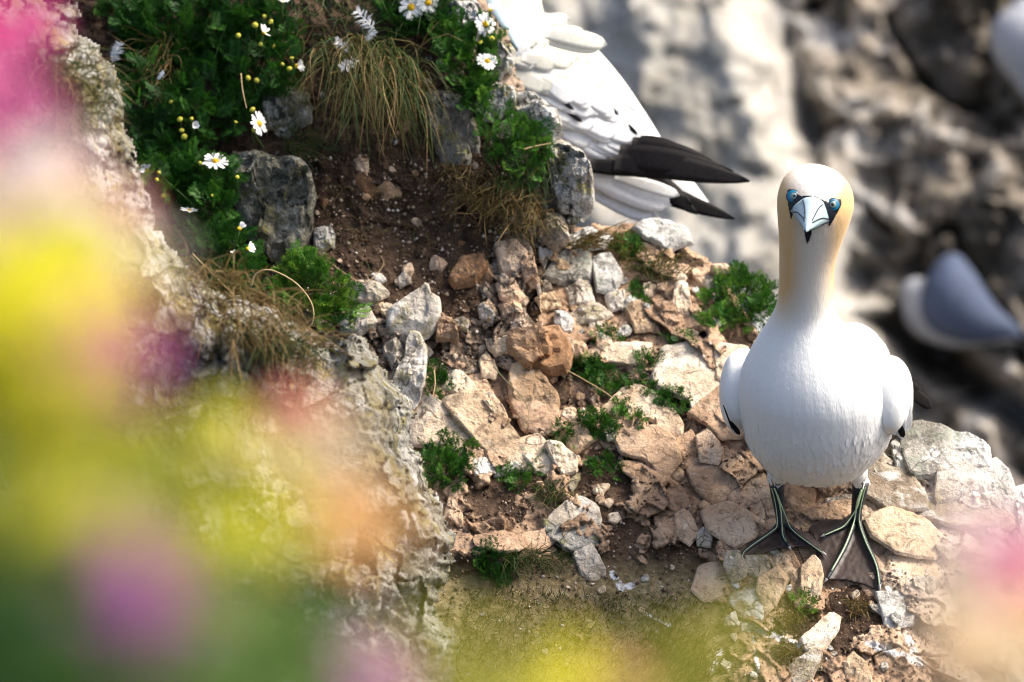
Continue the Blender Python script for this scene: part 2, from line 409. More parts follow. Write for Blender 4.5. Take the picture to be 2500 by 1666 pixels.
def full4(x, y):
    x = np.asarray(x, float); y = np.asarray(y, float)
    wx, wy = warp(x, y, 80, 20, 21.0)
    f1, e1, _ = worley(wx, wy, 110, 33); f2, e2, _ = worley(wx, wy, 42, 34); f3, e3, _ = worley(wx, wy, 17, 35)
    edge = np.maximum(sstep(240, 60, d_poly(x, y, POLY4[3:15], False)), sstep(700, 830, y))
    rocky = sstep(0.45, 0.7, edge + 0.35 * fbm2(x, y, 90, 3, 23.0))
    o = base4(x, y) + (0.35 + rocky) * (f1 * 36 + f2 * 20 + f3 * 8) + fbm2(x, y, 40, 5, 24.0, 0.55) * 12
    crev = rocky * np.maximum(sstep(0.1, 0, e1), 0.8 * sstep(0.1, 0, e2)); o = o + 14 * crev
    return o, np.clip(1 - rocky + crev, 0, 1)
def full5(x, y):
    x = np.asarray(x, float); y = np.asarray(y, float)
    wx, wy = warp(x, y, 90, 26, 41.0)
    f1, e1, _ = worley(wx, wy, 170, 51); f2, e2, _ = worley(wx, wy, 62, 52); f3, e3, _ = worley(wx, wy, 25, 53)
    o = base5(x, y) + f1 * 120 + f2 * 42 + f3 * 9 + fbm2(x, y, 150, 5, 44.0, 0.45) * 55 - 6 * fbm2(x, y, 34, 4, 45.0, 0.6, True)
    o = o + 30 * sstep(0.07, 0, e2) * sstep(-0.1, 0.25, fbm2(x, y, 100, 2, 47.0))
    o = o + 40 * sstep(0.05, 0, e1) * sstep(0, 0.3, fbm2(x, y, 120, 2, 46.0))
    return o, np.zeros(np.shape(x))

def guano_mask(x, y):
    g = np.zeros(np.shape(x))
    for pts, wd in (([(1775, 1370), (1800, 1440), (1812, 1530), (1870, 1545), (1950, 1575)], 15), ([(1840, 1550), (1850, 1640)], 10), ([(1495, 1400), (1520, 1440), (1545, 1430)], 16), ([(2170, 1440), (2200, 1520), (2230, 1590)], 16), ([(2120, 1570), (2250, 1620)], 18), ([(1580, 1500), (1640, 1530)], 9), ([(1760, 1590), (1740, 1640)], 12), ([(2260, 1120), (2400, 1200)], 26)):
        g = np.maximum(g, 0.62 * sstep(wd * 1.5, wd * 0.2, d_poly(x, y, pts, False)))
    return g
def layer(name, poly, step, fn, mat, rw, rd, wob=10, seed=0.0):
    xs = [p[0] for p in poly]; ys = [p[1] for p in poly]
    gx = np.arange(min(xs), max(xs) + step, step); gy = np.arange(min(ys), max(ys) + step, step)
    X, Y = np.meshgrid(gx, gy)
    wx = X + wob * fbm2(X, Y, 38, 4, 60 + seed, 0.6); wy = Y + wob * fbm2(X, Y, 38, 4, 70 + seed, 0.6)
    ins = in_poly(wx, wy, poly); d = d_poly(wx, wy, poly)
    off, soil = fn(X, Y)
    t = np.clip(1 - d / rw, 0, 1); off = off + rd * (1 - np.sqrt(np.clip(1 - t * t, 0, 1)))
    idx = -np.ones(X.shape, int); idx[ins] = np.arange(ins.sum())
    V = P(X[ins], Y[ins], off[ins])
    q = ins[:-1, :-1] & ins[1:, :-1] & ins[:-1, 1:] & ins[1:, 1:]
    F = np.stack([idx[:-1, :-1][q], idx[1:, :-1][q], idx[1:, 1:][q], idx[:-1, 1:][q]], -1)
    pale = sstep(2020, 2200, X + 0.45 * (1250 - Y)) * (name == 'cliff_slope')
    o = mesh_np(name, V, F, mat, None, True, {'soil': soil[ins], 'pale': pale[ins], 'dry': (sstep(1330, 1450, Y) * sstep(1900, 1700, X) * (name == 'cliff_slope'))[ins], 'guano': (guano_mask(X, Y) * (name == 'cliff_slope'))[ins]})  # dry marks tan soil along the bottom, lightened to paint in the veil's glow
    return o
slope = tag(layer('cliff_slope', POLY3, 3.5, full3, M['slope'], 55, 130, 12, 0), kind='structure')
bank = tag(layer('earth_bank', POLY4, 3.5, full4, M['bank'], 60, 170, 12, 5), kind='structure')
ridge = tag(layer('rock_ridge', POLY5, 4.5, full5, M['ridge'], 110, 420, 13, 9), kind='structure')

def ground(x, y):
    """depth of the surface the camera meets first: bank or slope"""
    x = np.asarray(x, float); y = np.asarray(y, float)
    o3 = full3(x, y)[0]; o4 = full4(x, y)[0]
    return np.where(in_poly(x, y, POLY4), np.minimum(o3, o4), o3)
def gbase(x, y):
    x = np.asarray(x, float); y = np.asarray(y, float)
    o3 = base3(x, y); o4 = base4(x, y)
    return np.where(in_poly(x, y, POLY4), np.minimum(o3, o4), o3)

# far cliff across the gully
def cliff():
    X, Y = np.meshgrid(np.arange(700, 3300, 9.0), np.arange(-700, 1900, 9.0))
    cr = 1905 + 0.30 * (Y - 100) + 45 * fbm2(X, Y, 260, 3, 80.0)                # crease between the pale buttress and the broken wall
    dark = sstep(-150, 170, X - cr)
    wx, wy = warp(X, Y, 240, 70, 81.0)
    f1, e1, r1 = worley(wx, wy * 0.9, 300, 83); f2, e2, r2 = worley(wx, wy, 130, 84); f3, e3, _ = worley(wx, wy, 58, 85)
    off = 7600 + (833 - Y) * 0.45
    off = off + (1 - dark) * (f1 * 60 + f2 * 40 + f3 * 18 + 60 * fbm2(X, Y, 150, 5, 86.0)) - (1 - dark) * 200
    off = off + dark * (420 + f1 * 170 + f2 * 120 + f3 * 60 + 170 * fbm2(X, Y, 180, 6, 87.0, 0.6) + 200 * sstep(0.10, 0, e1) * sstep(0.0, 0.3, fbm2(X, Y, 200, 2, 90.0)))
    off = off + 330 * np.exp(-((X - cr) / 60.0) ** 2) * sstep(-0.3, 0.3, fbm2(X, Y, 200, 2, 91.0))                           # cleft
    lx = 2150 + (Y - 780) * 1.45                                               # ledge gully under the gull
    off = off + 420 * np.exp(-((X - lx) / 70.0) ** 2) * sstep(740, 800, Y) * sstep(1150, 1000, Y)
    brown = sstep(0.1, 0.5, fbm2(X, Y, 300, 2, 88.0) + 0.8 * np.exp(-((X - 2380) / 260.0) ** 2 - ((Y - 430) / 220.0) ** 2))
    n, m = X.shape
    I = np.arange(n * m).reshape(n, m)
    F = np.stack([I[:-1, :-1].ravel(), I[1:, :-1].ravel(), I[1:, 1:].ravel(), I[:-1, 1:].ravel()], -1)
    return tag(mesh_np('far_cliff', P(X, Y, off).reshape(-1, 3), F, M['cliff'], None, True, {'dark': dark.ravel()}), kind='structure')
far = cliff()

# ------------------------------------------------------------------ stones
rng = np.random.RandomState(5)
def stone(poly, h, parent, mat, seed, name='stone', na=44, nr=12, fn=None, lift=(0.6, 0.75), rough=1.0, full=False, sink=0.8, top=None):
    r = np.random.RandomState(seed)
    poly = [np.array(p, float) for p in poly]; A = np.array(poly)
    c = A.mean(0) if len(A) < 5 else (A.min(0) + A.max(0)) / 2
    th = np.linspace(0, 2 * math.pi, na, endpoint=False); R = np.zeros(na)
    for k, t in enumerate(th):
        dx, dy = math.cos(t), math.sin(t); best = 0
        for i in range(len(A)):
            p0, p1 = A[i] - c, A[(i + 1) % len(A)] - c; e = p1 - p0
            den = dx * e[1] - dy * e[0]
            if abs(den) < 1e-9: continue
            s = (p0[0] * e[1] - p0[1] * e[0]) / den; u = (p0[0] * dy - p0[1] * dx) / den
            if s > 0 and -1e-6 <= u <= 1 + 1e-6: best = max(best, s)
        R[k] = best
    mr = R[R > 0].mean(); R[R == 0] = mr * 0.6
    R *= 1 + 0.035 * rough * fbm2(np.cos(th) * 60, np.sin(th) * 60, 22, 3, seed * 1.3)
    tt = np.concatenate([np.linspace(0, 0.86, nr - 3), [0.93, 0.975, 1.0]])[1:]
    dirs = [r.uniform(0, 2 * math.pi) for _ in range(4)]
    tilt = r.uniform(-0.35, 0.35, 2) + np.array([0.0, -0.12]) if top is None else np.array(top)
    rows = [(c[0], c[1], 0.0, 0.0)]
    X = [c[0]]; Y = [c[1]]; T = [0.0]
    for t in tt:
        X += list(c[0] + np.cos(th) * R * t); Y += list(c[1] + np.sin(th) * R * t); T += [t] * na
    X = np.array(X); Y = np.array(Y); T = np.array(T)
    px, py = (X - c[0]) / mr, (Y - c[1]) / mr
    H = 1 + tilt[0] * px + tilt[1] * py
    big = mr > 40 and name == 'stone'
    if big: tilt = tilt * 0.35; H = 1 + tilt[0] * px + tilt[1] * py
    for d in dirs:
        H = np.minimum(H, r.uniform(1.15, 1.75) + (0.55 if big else 0) - r.uniform(0.45, 1.1) * (px * math.cos(d) + py * math.sin(d)))
    H = np.minimum(H, 1.5 - 0.95 * py)                                         # a front face that turns down to the viewer
    if name == 'boulder': H = np.minimum(H, 1.25 + 1.5 * (py + 0.42))
    H = np.clip(H, 0.15, 1.6) * np.sqrt(np.clip((1 - T) / 0.09, 0, 1) * 0.75 + 0.25)
    f, e, _ = worley(X + seed * 37, Y, max(10, mr * 0.5), seed)
    f4, e4, _ = worley(X * 0.7 + Y * 0.5, Y - X * 0.3 + seed * 19, max(14, mr * 0.9), seed + 5)
    if big: f, f4 = f * 0.5, f4 * 0.45
    H = H + rough * (0.20 * f + 0.26 * f4 + 0.09 * fbm2(X + seed * 13.0, Y, max(8, mr * 0.35), 5, seed * 0.7, 0.6))
    g = fn or gbase
    gc = float(ground(np.array([c[0]]), np.array([c[1]]))[0] - gbase(np.array([c[0]]), np.array([c[1]]))[0]) if fn is None else 0.0
    B = g(X, Y) + np.clip(gc, -14, 14)
    X = X.copy(); Y2 = Y - lift[0] * H * h + lift[0] * h * 0.35; O = B - lift[1] * H * h
    # skirt sunk in the ground
    Xs = c[0] + (X[-na:] - c[0]) * 1.0; Ys = Y[-na:] + 0; Os = B[-na:] + sink * h + 6
    X = np.concatenate([X, Xs]); Y2 = np.concatenate([Y2, Ys]); O = np.concatenate([O, Os])
    nrr = len(tt)
    F = [(0, 1 + (k + 1) % na, 1 + k) for k in range(na)]
    for i in range(nrr):
        a = 1 + i * na; b = a + na
        F += [(a + k, a + (k + 1) % na, b + (k + 1) % na, b + k) for k in range(na)]
    o = mesh_np(name, P(X, Y2, O), F, mat, parent, True, None, 20)
    return o
REG = {1: (0, 0), 2: (600, 0), 3: (1150, 0), 4: (1650, 0), 6: (600, 833), 7: (1150, 833), 8: (1650, 833)}
K = 0.53125
def z(reg, pts): ox, oy = REG[reg]; return [(ox + K * a, oy + K * b) for a, b in pts]
STONES = [  # region, outline, height, material
 (6, [(930,295),(1090,285),(1180,380),(1270,500),(1260,545),(1130,530),(1060,460),(985,380)], 34, 'cream'),
 (6, [(790,310),(870,290),(930,330),(980,390),(1060,470),(1110,510),(1100,545),(1000,530),(900,490),(800,470)], 28, 'cream'),
 (6, [(1115,540),(1260,550),(1255,600),(1150,615),(1110,580)], 16, 'white'),
 (6, [(1040,560),(1110,540),(1135,600),(1060,612)], 14, 'white'),
 (6, [(1260,480),(1340,460),(1400,500),(1425,590),(1400,610),(1330,590),(1280,540)], 30, 'cream'),
 (6, [(1390,490),(1450,490),(1510,540),(1510,590),(1450,600),(1410,540)], 26, 'cream'),
 (6, [(1240,150),(1330,130),(1350,180),(1420,270),(1410,300),(1330,310),(1260,300),(1230,220)], 44, 'cream'),
 (6, [(1230,235),(1320,260),(1410,310),(1420,370),(1340,405),(1280,390),(1240,310)], 26, 'tan'),
 (6, [(1065,235),(1120,235),(1190,340),(1185,380),(1130,330),(1080,270)], 26, 'cream'),
 (6, [(950,150),(990,150),(1050,230),(1040,265),(1000,260),(920,215)], 24, 'cream'),
 (6, [(1040,175),(1080,165),(1130,230),(1100,235),(1060,220)], 20, 'tan'),
 (6, [(1080,90),(1110,60),(1150,130),(1140,160),(1090,150)], 22, 'cream'),
 (6, [(640,30),(700,10),(740,10),(735,90),(690,180),(680,130),(650,80)], 40, 'white'),
 (6, [(745,15),(790,10),(820,60),(810,180),(780,260),(720,255),(690,190),(735,100)], 50, 'white'),
 (6, [(945,20),(1000,-10),(1000,60),(970,100),(940,70)], 20, 'tan'),
 (6, [(1110,-10),(1220,0),(1210,50),(1150,70),(1120,40)], 24, 'cream'),
 (6, [(1200,60),(1275,115),(1210,130),(1150,100)], 16, 'tan'),
 (6, [(1480,400),(1540,380),(1590,460),(1560,480),(1510,510),(1470,440)], 26, 'cream'),
 (6, [(1450,320),(1510,315),(1520,350),(1490,370),(1450,345)], 18, 'cream'),
 (6, [(1480,610),(1530,600),(1530,640),(1500,680),(1470,650)], 18, 'white'),
 (6, [(1400,830),(1480,760),(1520,740),(1560,750),(1600,770),(1610,830),(1530,870),(1440,860)], 30, 'white'),
 (6, [(1390,850),(1600,850),(1605,940),(1560,985),(1480,960),(1410,910)], 26, 'lichen'),
 (6, [(1070,900),(1180,885),(1250,910),(1250,955),(1160,960),(1080,935)], 22, 'tan'),
 (6, [(1260,900),(1380,880),(1400,930),(1350,960),(1270,950)], 20, 'tan'),
 (6, [(1170,975),(1205,970),(1200,1005),(1165,1010)], 14, 'tan'),
 (6, [(940,720),(990,800),(985,840),(920,810)], 22, 'tan'),
 (6, [(1520,1000),(1590,960),(1640,1040),(1640,1080),(1560,1085)], 24, 'white'),
 (7, [(180,0),(390,-10),(440,60),(420,130),(360,140),(270,120),(200,60)], 56, 'brown'),
 (7, [(395,-5),(460,10),(465,60),(430,135),(395,120)], 34, 'white'),
 (7, [(500,70),(640,30),(800,25),(790,60),(730,110),(640,100),(540,100)], 22, 'cream'),
 (7, [(860,170),(900,60),(1000,40),(1120,45),(1130,180),(1020,330),(1000,260),(920,230),(870,200)], 26, 'cream'),
 (7, [(1130,45),(1260,50),(1265,130),(1180,190),(1140,170)], 26, 'cream'),
 (7, [(1025,335),(1170,215),(1230,240),(1250,420),(1150,425),(1100,380)], 24, 'tan'),
 (7, [(620,320),(700,240),(740,235),(760,300),(750,360),(690,360)], 26, 'cream'),
 (7, [(745,235),(800,240),(880,290),(950,370),(940,430),(890,420),(830,370),(765,365)], 30, 'cream'),
 (7, [(690,460),(760,420),(860,415),(920,470),(940,540),(890,600),(860,600),(800,540),(720,520)], 26, 'tan'),
 (7, [(950,470),(1010,430),(1040,500),(1030,560),(970,570),(950,520)], 20, 'tan'),
 (7, [(1045,450),(1090,420),(1150,500),(1130,550),(1060,540)], 20, 'tan'),
 (7, [(1010,600),(1100,560),(1180,590),(1190,700),(1110,740),(1040,670)], 22, 'tan'),
 (7, [(1190,590),(1250,620),(1310,720),(1340,800),(1230,780),(1195,710)], 22, 'tan'),
 (7, [(1080,800),(1180,760),(1270,800),(1290,880),(1210,930),(1110,870)], 24, 'tan'),
 (7, [(1275,800),(1340,830),(1355,880),(1295,890)], 20, 'tan'),
 (7, [(860,700),(960,680),(990,750),(930,770),(870,740)], 18, 'tan'),
 (7, [(850,820),(930,775),(945,890),(900,940),(860,870)], 20, 'tan'),
 (7, [(940,780),(1000,800),(1040,880),(1000,920),(955,895)], 20, 'tan'),
 (7, [(1040,880),(1080,868),(1105,905),(1095,940),(1045,935)], 22, 'white'),
 (7, [(760,620),(850,660),(850,720),(800,730),(770,690)], 18, 'tan'),
 (7, [(700,560),(760,560),(850,640),(760,640),(710,600)], 16, 'tan'),
 (7, [(555,670),(630,670),(600,710),(570,700)], 16, 'cream'),
 (7, [(590,730),(620,730),(615,750),(590,748)], 10, 'cream'),
 (7, [(1240,560),(1330,600),(1390,700),(1370,800),(1310,690)], 22, 'tan'),
 (7, [(1060,1050),(1140,1030),(1180,1090),(1170,1170),(1080,1180),(1030,1140)], 12, 'tan'),
 (7, [(1180,990),(1230,980),(1260,1040),(1250,1080),(1200,1090),(1170,1040)], 18, 'white'),
 (7, [(1262,1000),(1355,1000),(1365,1050),(1320,1085),(1270,1060)], 16, 'white'),
 (7, [(1360,985),(1430,975),(1500,1050),(1490,1100),(1420,1080)], 22, 'cream'),
 (7, [(1330,1110),(1420,1060),(1445,1110),(1400,1200),(1350,1240),(1320,1160)], 30, 'cream'),
 (7, [(1200,1180),(1290,1150),(1335,1200),(1325,1270),(1250,1270),(1200,1220)], 20, 'white'),
 (7, [(1240,1090),(1310,1090),(1310,1150),(1250,1150)], 18, 'white'),
 (7, [(1160,1280),(1210,1255),(1225,1300),(1170,1310)], 14, 'white'),
 (7, [(1240,1290),(1300,1270),(1310,1310),(1250,1330)], 12, 'white'),
 (7, [(1430,980),(1480,985),(1520,1070),(1510,1150),(1470,1150),(1495,1060)], 18, 'tan'),
 (7, [(1525,1060),(1570,1020),(1600,1040),(1612,1100),(1590,1170),(1545,1190),(1522,1140)], 30, 'cream'),
 (8, [(590,1370),(640,1330),(700,1270),(740,1280),(730,1340),(690,1400),(650,1430),(610,1410)], 26, 'cream'),
 (8, [(520,1520),(560,1480),(640,1440),(660,1460),(610,1568),(560,1590)], 26, 'white'),
 (8, [(780,1490),(820,1450),(870,1500),(900,1590),(800,1590)], 22, 'cream'),
 (8, [(1060,430),(1130,410),(1240,440),(1240,520),(1200,580),(1100,590),(1070,520)], 34, 'greywhite'),
 (8, [(1245,450),(1350,460),(1410,500),(1415,570),(1330,560),(1260,510)], 34, 'greywhite'),
 (8, [(1245,540),(1390,640),(1380,680),(1290,700),(1215,720),(1230,600)], 34, 'white'),
 (8, [(1390,640),(1480,600),(1520,640),(1565,760),(1540,810),(1500,780),(1420,720)], 40, 'greywhite'),
 (8, [(930,600),(1060,630),(1110,700),(1120,750),(1000,760),(900,700)], 26, 'white'),
 (8, [(1130,740),(1300,720),(1420,760),(1500,790),(1480,850),(1300,840),(1160,800)], 28, 'white'),
 (8, [(900,830),(1000,790),(1120,830),(1200,900),(1160,980),(1020,960),(930,900)], 20, 'cream'),
 (8, [(1000,1000),(1150,1010),(1200,1090),(1120,1150),(1000,1120)], 14, 'cream'),
 (8, [(940,1170),(1060,1170),(1100,1220),(1080,1290),(980,1310)], 18, 'greywhite'),
 (8, [(600,780),(700,760),(800,740),(790,830),(640,810)], 20, 'tan'),
 (8, [(500,670),(630,690),(620,760),(560,800),(510,720)], 22, 'tan'),
 (8, [(700,730),(800,720),(810,770),(720,790)], 20, 'white'),
 (8, [(1000,500),(1040,460),(1075,600),(1030,625)], 24, 'greywhite'),
 (8, [(1560,700),(1620,680),(1640,780),(1590,830)], 24, 'greywhite'),
 (8, [(640,960),(690,950),(740,1120),(700,1200),(640,1180)], 14, 'tan'),
 (3, [(340,1270),(440,1170),(530,1160),(550,1230),(540,1290),(420,1300)], 34, 'greywhite'),
 (3, [(560,1200),(640,1190),(690,1270),(660,1340),(580,1330)], 30, 'greywhite'),
 (3, [(620,1360),(700,1350),(720,1410),(640,1430)], 24, 'white'),
 (3, [(720,1430),(790,1390),(860,1460),(860,1520),(760,1520)], 26, 'cream'),
 (3, [(940,1330),(990,1310),(1010,1420),(980,1470),(930,1400)], 26, 'cream'),
 (3, [(850,1400),(920,1390),(960,1480),(900,1500)], 24, 'tan'),
 (3, [(1060,1270),(1130,1250),(1150,1330),(1090,1345)], 24, 'white'),
 (3, [(760,1050),(830,1020),(980,1060),(1000,1120),(900,1150),(800,1100)], 34, 'greywhite'),
 (3, [(300,1370),(380,1340),(410,1410),(330,1430)], 22, 'cream'),
 (3, [(430,1460),(560,1400),(640,1450),(600,1480),(480,1500)], 24, 'white'),
 (3, [(300,1290),(340,1300),(370,1330),(310,1350)], 18, 'white'),
 (3, [(440,1310),(540,1300),(560,1380),(460,1400)], 24, 'white'),
 (3, [(450,1090),(540,1060),(640,1090),(600,1140),(480,1150)], 24, 'greywhite'),
 (3, [(40,1420),(80,1390),(120,1440),(90,1480),(50,1460)], 20, 'cream'),
 (3, [(120,1310),(200,1300),(240,1360),(200,1400),(140,1380)], 24, 'tan'),
 (3, [(130,1400),(220,1390),(235,1450),(160,1490)], 26, 'tan'),
 (3, [(220,1200),(280,1180),(300,1260),(250,1290)], 26, 'tan'),
 (3, [(0,1180),(60,1170),(100,1280),(40,1300)], 26, 'brown'),
 (2, [(670,1450),(790,1370),(835,1340),(850,1400),(880,1390),(885,1480),(840,1540),(780,1560),(670,1530)], 46, 'white'),
 (2, [(890,1460),(960,1480),(970,1560),(880,1565)], 30, 'tan'),
 (2, [(700,1290),(750,1240),(760,1300),(710,1320)], 20, 'white'),
 (2, [(470,1320),(600,1300),(650,1350),(600,1390),(500,1380)], 26, 'white'),
 (2, [(440,1470),(560,1430),(600,1490),(520,1540),(450,1520)], 26, 'white'),
 (2, [(410,1320),(460,1300),(470,1350),(430,1370)], 16, 'cream'),
 (2, [(940,1290),(990,1210),(1080,1200),(1100,1250),(1050,1310),(970,1320)], 40, 'brown'),
 (2, [(1070,1420),(1110,1390),(1150,1440),(1130,1480),(1080,1460)], 22, 'white'),
 (2, [(500,830),(530,790),(600,880),(590,910),(530,870)], 18, 'brown'),
 (2, [(610,870),(650,840),(710,890),(700,930),(640,930)], 16, 'brown'),
 (2, [(500,740),(560,730),(560,790),(520,800)], 14, 'tan'),
 (2, [(1150,1140),(1240,1120),(1290,1180),(1270,1260),(1180,1250)], 30, 'tan'),
 (2, [(590,1400),(630,1390),(640,1440),(600,1440)], 14, 'cream'),
 (2, [(620,1530),(690,1520),(700,1570),(640,1580)], 14, 'tan'),
]
for k, (rg, pts, h, mt) in enumerate(STONES):
    pl = z(rg, pts); cx, cy = np.mean(pl, 0); e = 1.5 if (cx > 2130 and cy < 1300) else (1.32 if cy > 860 else 1.2)
    pl = [(cx + e * (a - cx), cy + e * (b - cy)) for a, b in pl]
    if in_poly(np.array([cx]), np.array([cy]), [(1968, 1262), (2110, 1250), (2165, 1430), (2140, 1450), (2010, 1425)])[0]: continue
    par = bank if (in_poly(np.array([cx]), np.array([cy]), POLY4)[0] and cy < 880) else slope
    stone(pl, h * ((0.75 if mt == 'tan' else 0.95) if par is slope else 1.05), par, M[mt], 100 + k)
# smaller stones between them
def small_stones(box, n, r0, r1, mats, parent, seed, poly=None):
    r = np.random.RandomState(seed); done = 0
    while done < n:
        x, y = r.uniform(box[0], box[2]), r.uniform(box[1], box[3])
        if poly and not in_poly(np.array([x]), np.array([y]), poly)[0]: done += 0.3; continue
        s = r0 + (r1 - r0) * r.rand() ** 2; m = r.randint(5, 8); a0 = r.uniform(0, 6.28); st = r.uniform(1.0, 1.7); rot = r.uniform(-0.5, 0.9)
        pts = []
        for i in range(m):
            a = a0 + 6.283 * (i + r.uniform(-0.25, 0.25)) / m; q = s * r.uniform(0.75, 1.15)
            u, v = q * math.cos(a) * st, q * math.sin(a)
            pts.append((x + u * math.cos(rot) - v * math.sin(rot), y + u * math.sin(rot) + v * math.cos(rot)))
        stone(pts, s * r.uniform(0.7, 1.2), parent, M[mats[r.randint(len(mats))]], seed * 1000 + int(done * 3), na=16, nr=7); done += 1
small_stones((960, 840, 1480, 1120), 40, 7, 20, ['cream', 'tan'], slope, 1)
small_stones((1330, 620, 1780, 860), 36, 8, 24, ['cream', 'tan', 'greywhite'], slope, 2)
small_stones((1400, 980, 1850, 1320), 34, 7, 20, ['tan', 'cream'], slope, 3)
small_stones((1740, 1330, 2200, 1660), 22, 6, 18, ['white', 'cream', 'greywhite'], slope, 4)
small_stones((2050, 1150, 2480, 1600), 20, 9, 26, ['cream', 'white', 'greywhite'], slope, 6)
small_stones((1050, 1330, 1750, 1660), 16, 4, 10, ['cream', 'white', 'tan'], slope, 7)
small_stones((800, 640, 1310, 860), 34, 7, 22, ['cream', 'tan', 'brown', 'white'], bank, 8, POLY4)
small_stones((770, 400, 1240, 640), 26, 4, 11, ['brown', 'tan', 'cream'], bank, 9, POLY4)
small_stones((640, 40, 1180, 380), 22, 6, 16, ['boulder', 'lichen', 'brown'], bank, 10, POLY4)
small_stones((1240, 130, 1440, 620), 16, 8, 20, ['lichen', 'boulder'], bank, 11, POLY4)

# grit on the bare soil
def grit(name, box, n, poly, seed, smin, smax, parent, label):
    r = np.random.RandomState(seed)
    X = r.uniform(box[0], box[2], n); Y = r.uniform(box[1], box[3], n)
    if poly: k = in_poly(X, Y, poly); X, Y = X[k], Y[k]
    k = ~in_poly(X, Y, [(1795, 1260), (2120, 1240), (2175, 1430), (2140, 1460), (2000, 1425), (1800, 1385)]); X, Y = X[k], Y[k]
    O = ground(X, Y); n = len(X)
    S = (smin + (smax - smin) * r.rand(n) ** 3) * U
    base = np.array([[1, 0, 0], [0, 1, 0], [-1, 0, 0], [0, -1, 0], [0, 0, 1], [0, 0, -1.0]])
    tri = np.array([[0, 1, 4], [1, 2, 4], [2, 3, 4], [3, 0, 4], [1, 0, 5], [2, 1, 5], [3, 2, 5], [0, 3, 5]])
    C = P(X, Y, O - 2)
    V = (base[None] * r.uniform(0.55, 1.3, (n, 6, 1)) + r.normal(0, 0.2, (n, 6, 3))) * S[:, None, None]
    V = V + C[:, None, :]
    F = (tri[None] + 6 * np.arange(n)[:, None, None]).reshape(-1, 3)
    o = mesh_np(name, V.reshape(-1, 3), F, M['pebble'], parent, False, {'tint': np.repeat(r.rand(n) ** 2.4, 6)}); tag(o, kind='stuff'); return o
grit('grit', (1050, 840, 2350, 1680), 9000, POLY3, 1, 0.9, 6.0, slope, '')
grit('grit', (640, 380, 1330, 900), 5000, POLY4, 2, 0.9, 6.5, bank, '')

# boulders that stand proud of the bank
BOULD = [
 (1, [(1050,730),(1110,690),(1170,650),(1250,690),(1340,740),(1420,800),(1450,930),(1440,1060),(1400,1150),(1300,1190),(1200,1180),(1120,1060),(1060,900)], 120, 'boulder', 'large dark lichened boulder jutting from the bank below the mayweed bush', (0.1, -0.5)),
 (2, [(790,400),(860,365),(960,440),(1070,560),(1080,680),(1020,760),(900,740),(830,600)], 80, 'lichen', 'grey speckled rock right of the drooping brown grass tussock', (0.0, -0.3)),
 (2, [(1095,230),(1190,185),(1242,250),(1225,340),(1150,375),(1090,320)], 70, 'lichen', 'lichened knob at the top of the bank edge beside two daisies', (0.2, -0.2)),
 (2, [(1080,480),(1150,385),(1235,415),(1245,490),(1160,560),(1085,560)], 56, 'lichen', 'small white crusted rock below the lichened knob on the bank edge', (0.0, -0.2)),
 (2, [(1200,420),(1330,425),(1445,530),(1460,620),(1400,670),(1300,580),(1200,545)], 70, 'lichen', 'speckled grey rock on the bank edge against the preening white bird', (0.3, -0.3)),
 (2, [(1375,650),(1450,635),(1545,700),(1595,820),(1605,940),(1540,1000),(1440,970),(1385,830)], 80, 'lichen', 'large lichened rock forming the right corner of the earth bank', (0.3, -0.2)),
 (2, [(1390,960),(1470,995),(1495,1110),(1430,1155),(1345,1110)], 50, 'white', 'pale cream rock under the right corner of the earth bank', (0.2, -0.1)),
 (2, [(890,60),(960,15),(1060,10),(1115,130),(1050,205),(920,185)], 60, 'lichen', 'speckled rock at the top of the frame behind the pair of daisies', (0.1, -0.2)),
 (2, [(310,1060),(380,1030),(418,1080),(405,1140),(340,1172),(308,1130)], 34, 'lichen', 'rounded pale cobble at the foot of the large dark boulder', (0, -0.1)),
 (2, [(60,440),(150,380),(290,430),(310,560),(200,640),(90,600)], 50, 'boulder', 'dark rock between the mayweed bush and the drooping grass', (0, -0.3)),
]
for k, (rg, pts, h, mt, lab, tp) in enumerate(BOULD):
    o = stone(z(rg, pts), h, None, M[mt], 400 + k, 'boulder', 72, 22, base4, (0.5, 0.85), 1.2, top=tp, sink=1.6)
    tag(o, lab, 'rock', 'rocks set in the earth bank')

# ------------------------------------------------------------------ bird materials
def plumage_mat():
    n = N('gannet_plumage')
    buff = n.attr('tint')
    v = n.vec((1, 1, 0.5), (0, 0.25, 0))
    f = n.noise(170, 3, 0.6, 0.8, v); g = n.noise(34, 3, 0.5, 0.4, v)
    col = n.mix(buff, (0.80, 0.80, 0.78), (0.66, 0.40, 0.14))
    col = n.mix(n.math('MULTIPLY', n.bw(g, 0.45, 0.7), 0.10), col, (0.62, 0.60, 0.56))
    vor = n.voro(150, 'SMOOTH_F1', n.vec((1, 1, 0.62)))
    st = n.noise(330, 3, 0.6, 0.5, n.vec((1, 1, 0.2), (0, 0.2, 0)))
    nb = n.bump(vor, 0.12, 0.003)
    nb = n.bump(st, 0.28, 0.002, nb); nb = n.bump(g, 0.08, 0.008, nb)
    m = n.done(col, 0.8, nb, 0.15)
    n.b.inputs['Sheen Weight'].default_value = 0.15; n.b.inputs['Sheen Roughness'].default_value = 0.5
    return m
M['plume'] = plumage_mat()
def feather_mat(name, a, b, rough=0.6):
    n = N(name); f = n.noise(220, 3, 0.6, 0.3); 
    return n.done(n.ramp(f, [(0.35, a), (0.65, b)]), rough, n.bump(n.noise(400, 2), 0.15, 0.002), 0.12)
M['white_feather'] = feather_mat('white_feather', (0.72, 0.72, 0.71), (0.83, 0.83, 0.82), 0.8)
M['cream_feather'] = feather_mat('cream_feather', (0.76, 0.72, 0.58), (0.84, 0.82, 0.74), 0.8)
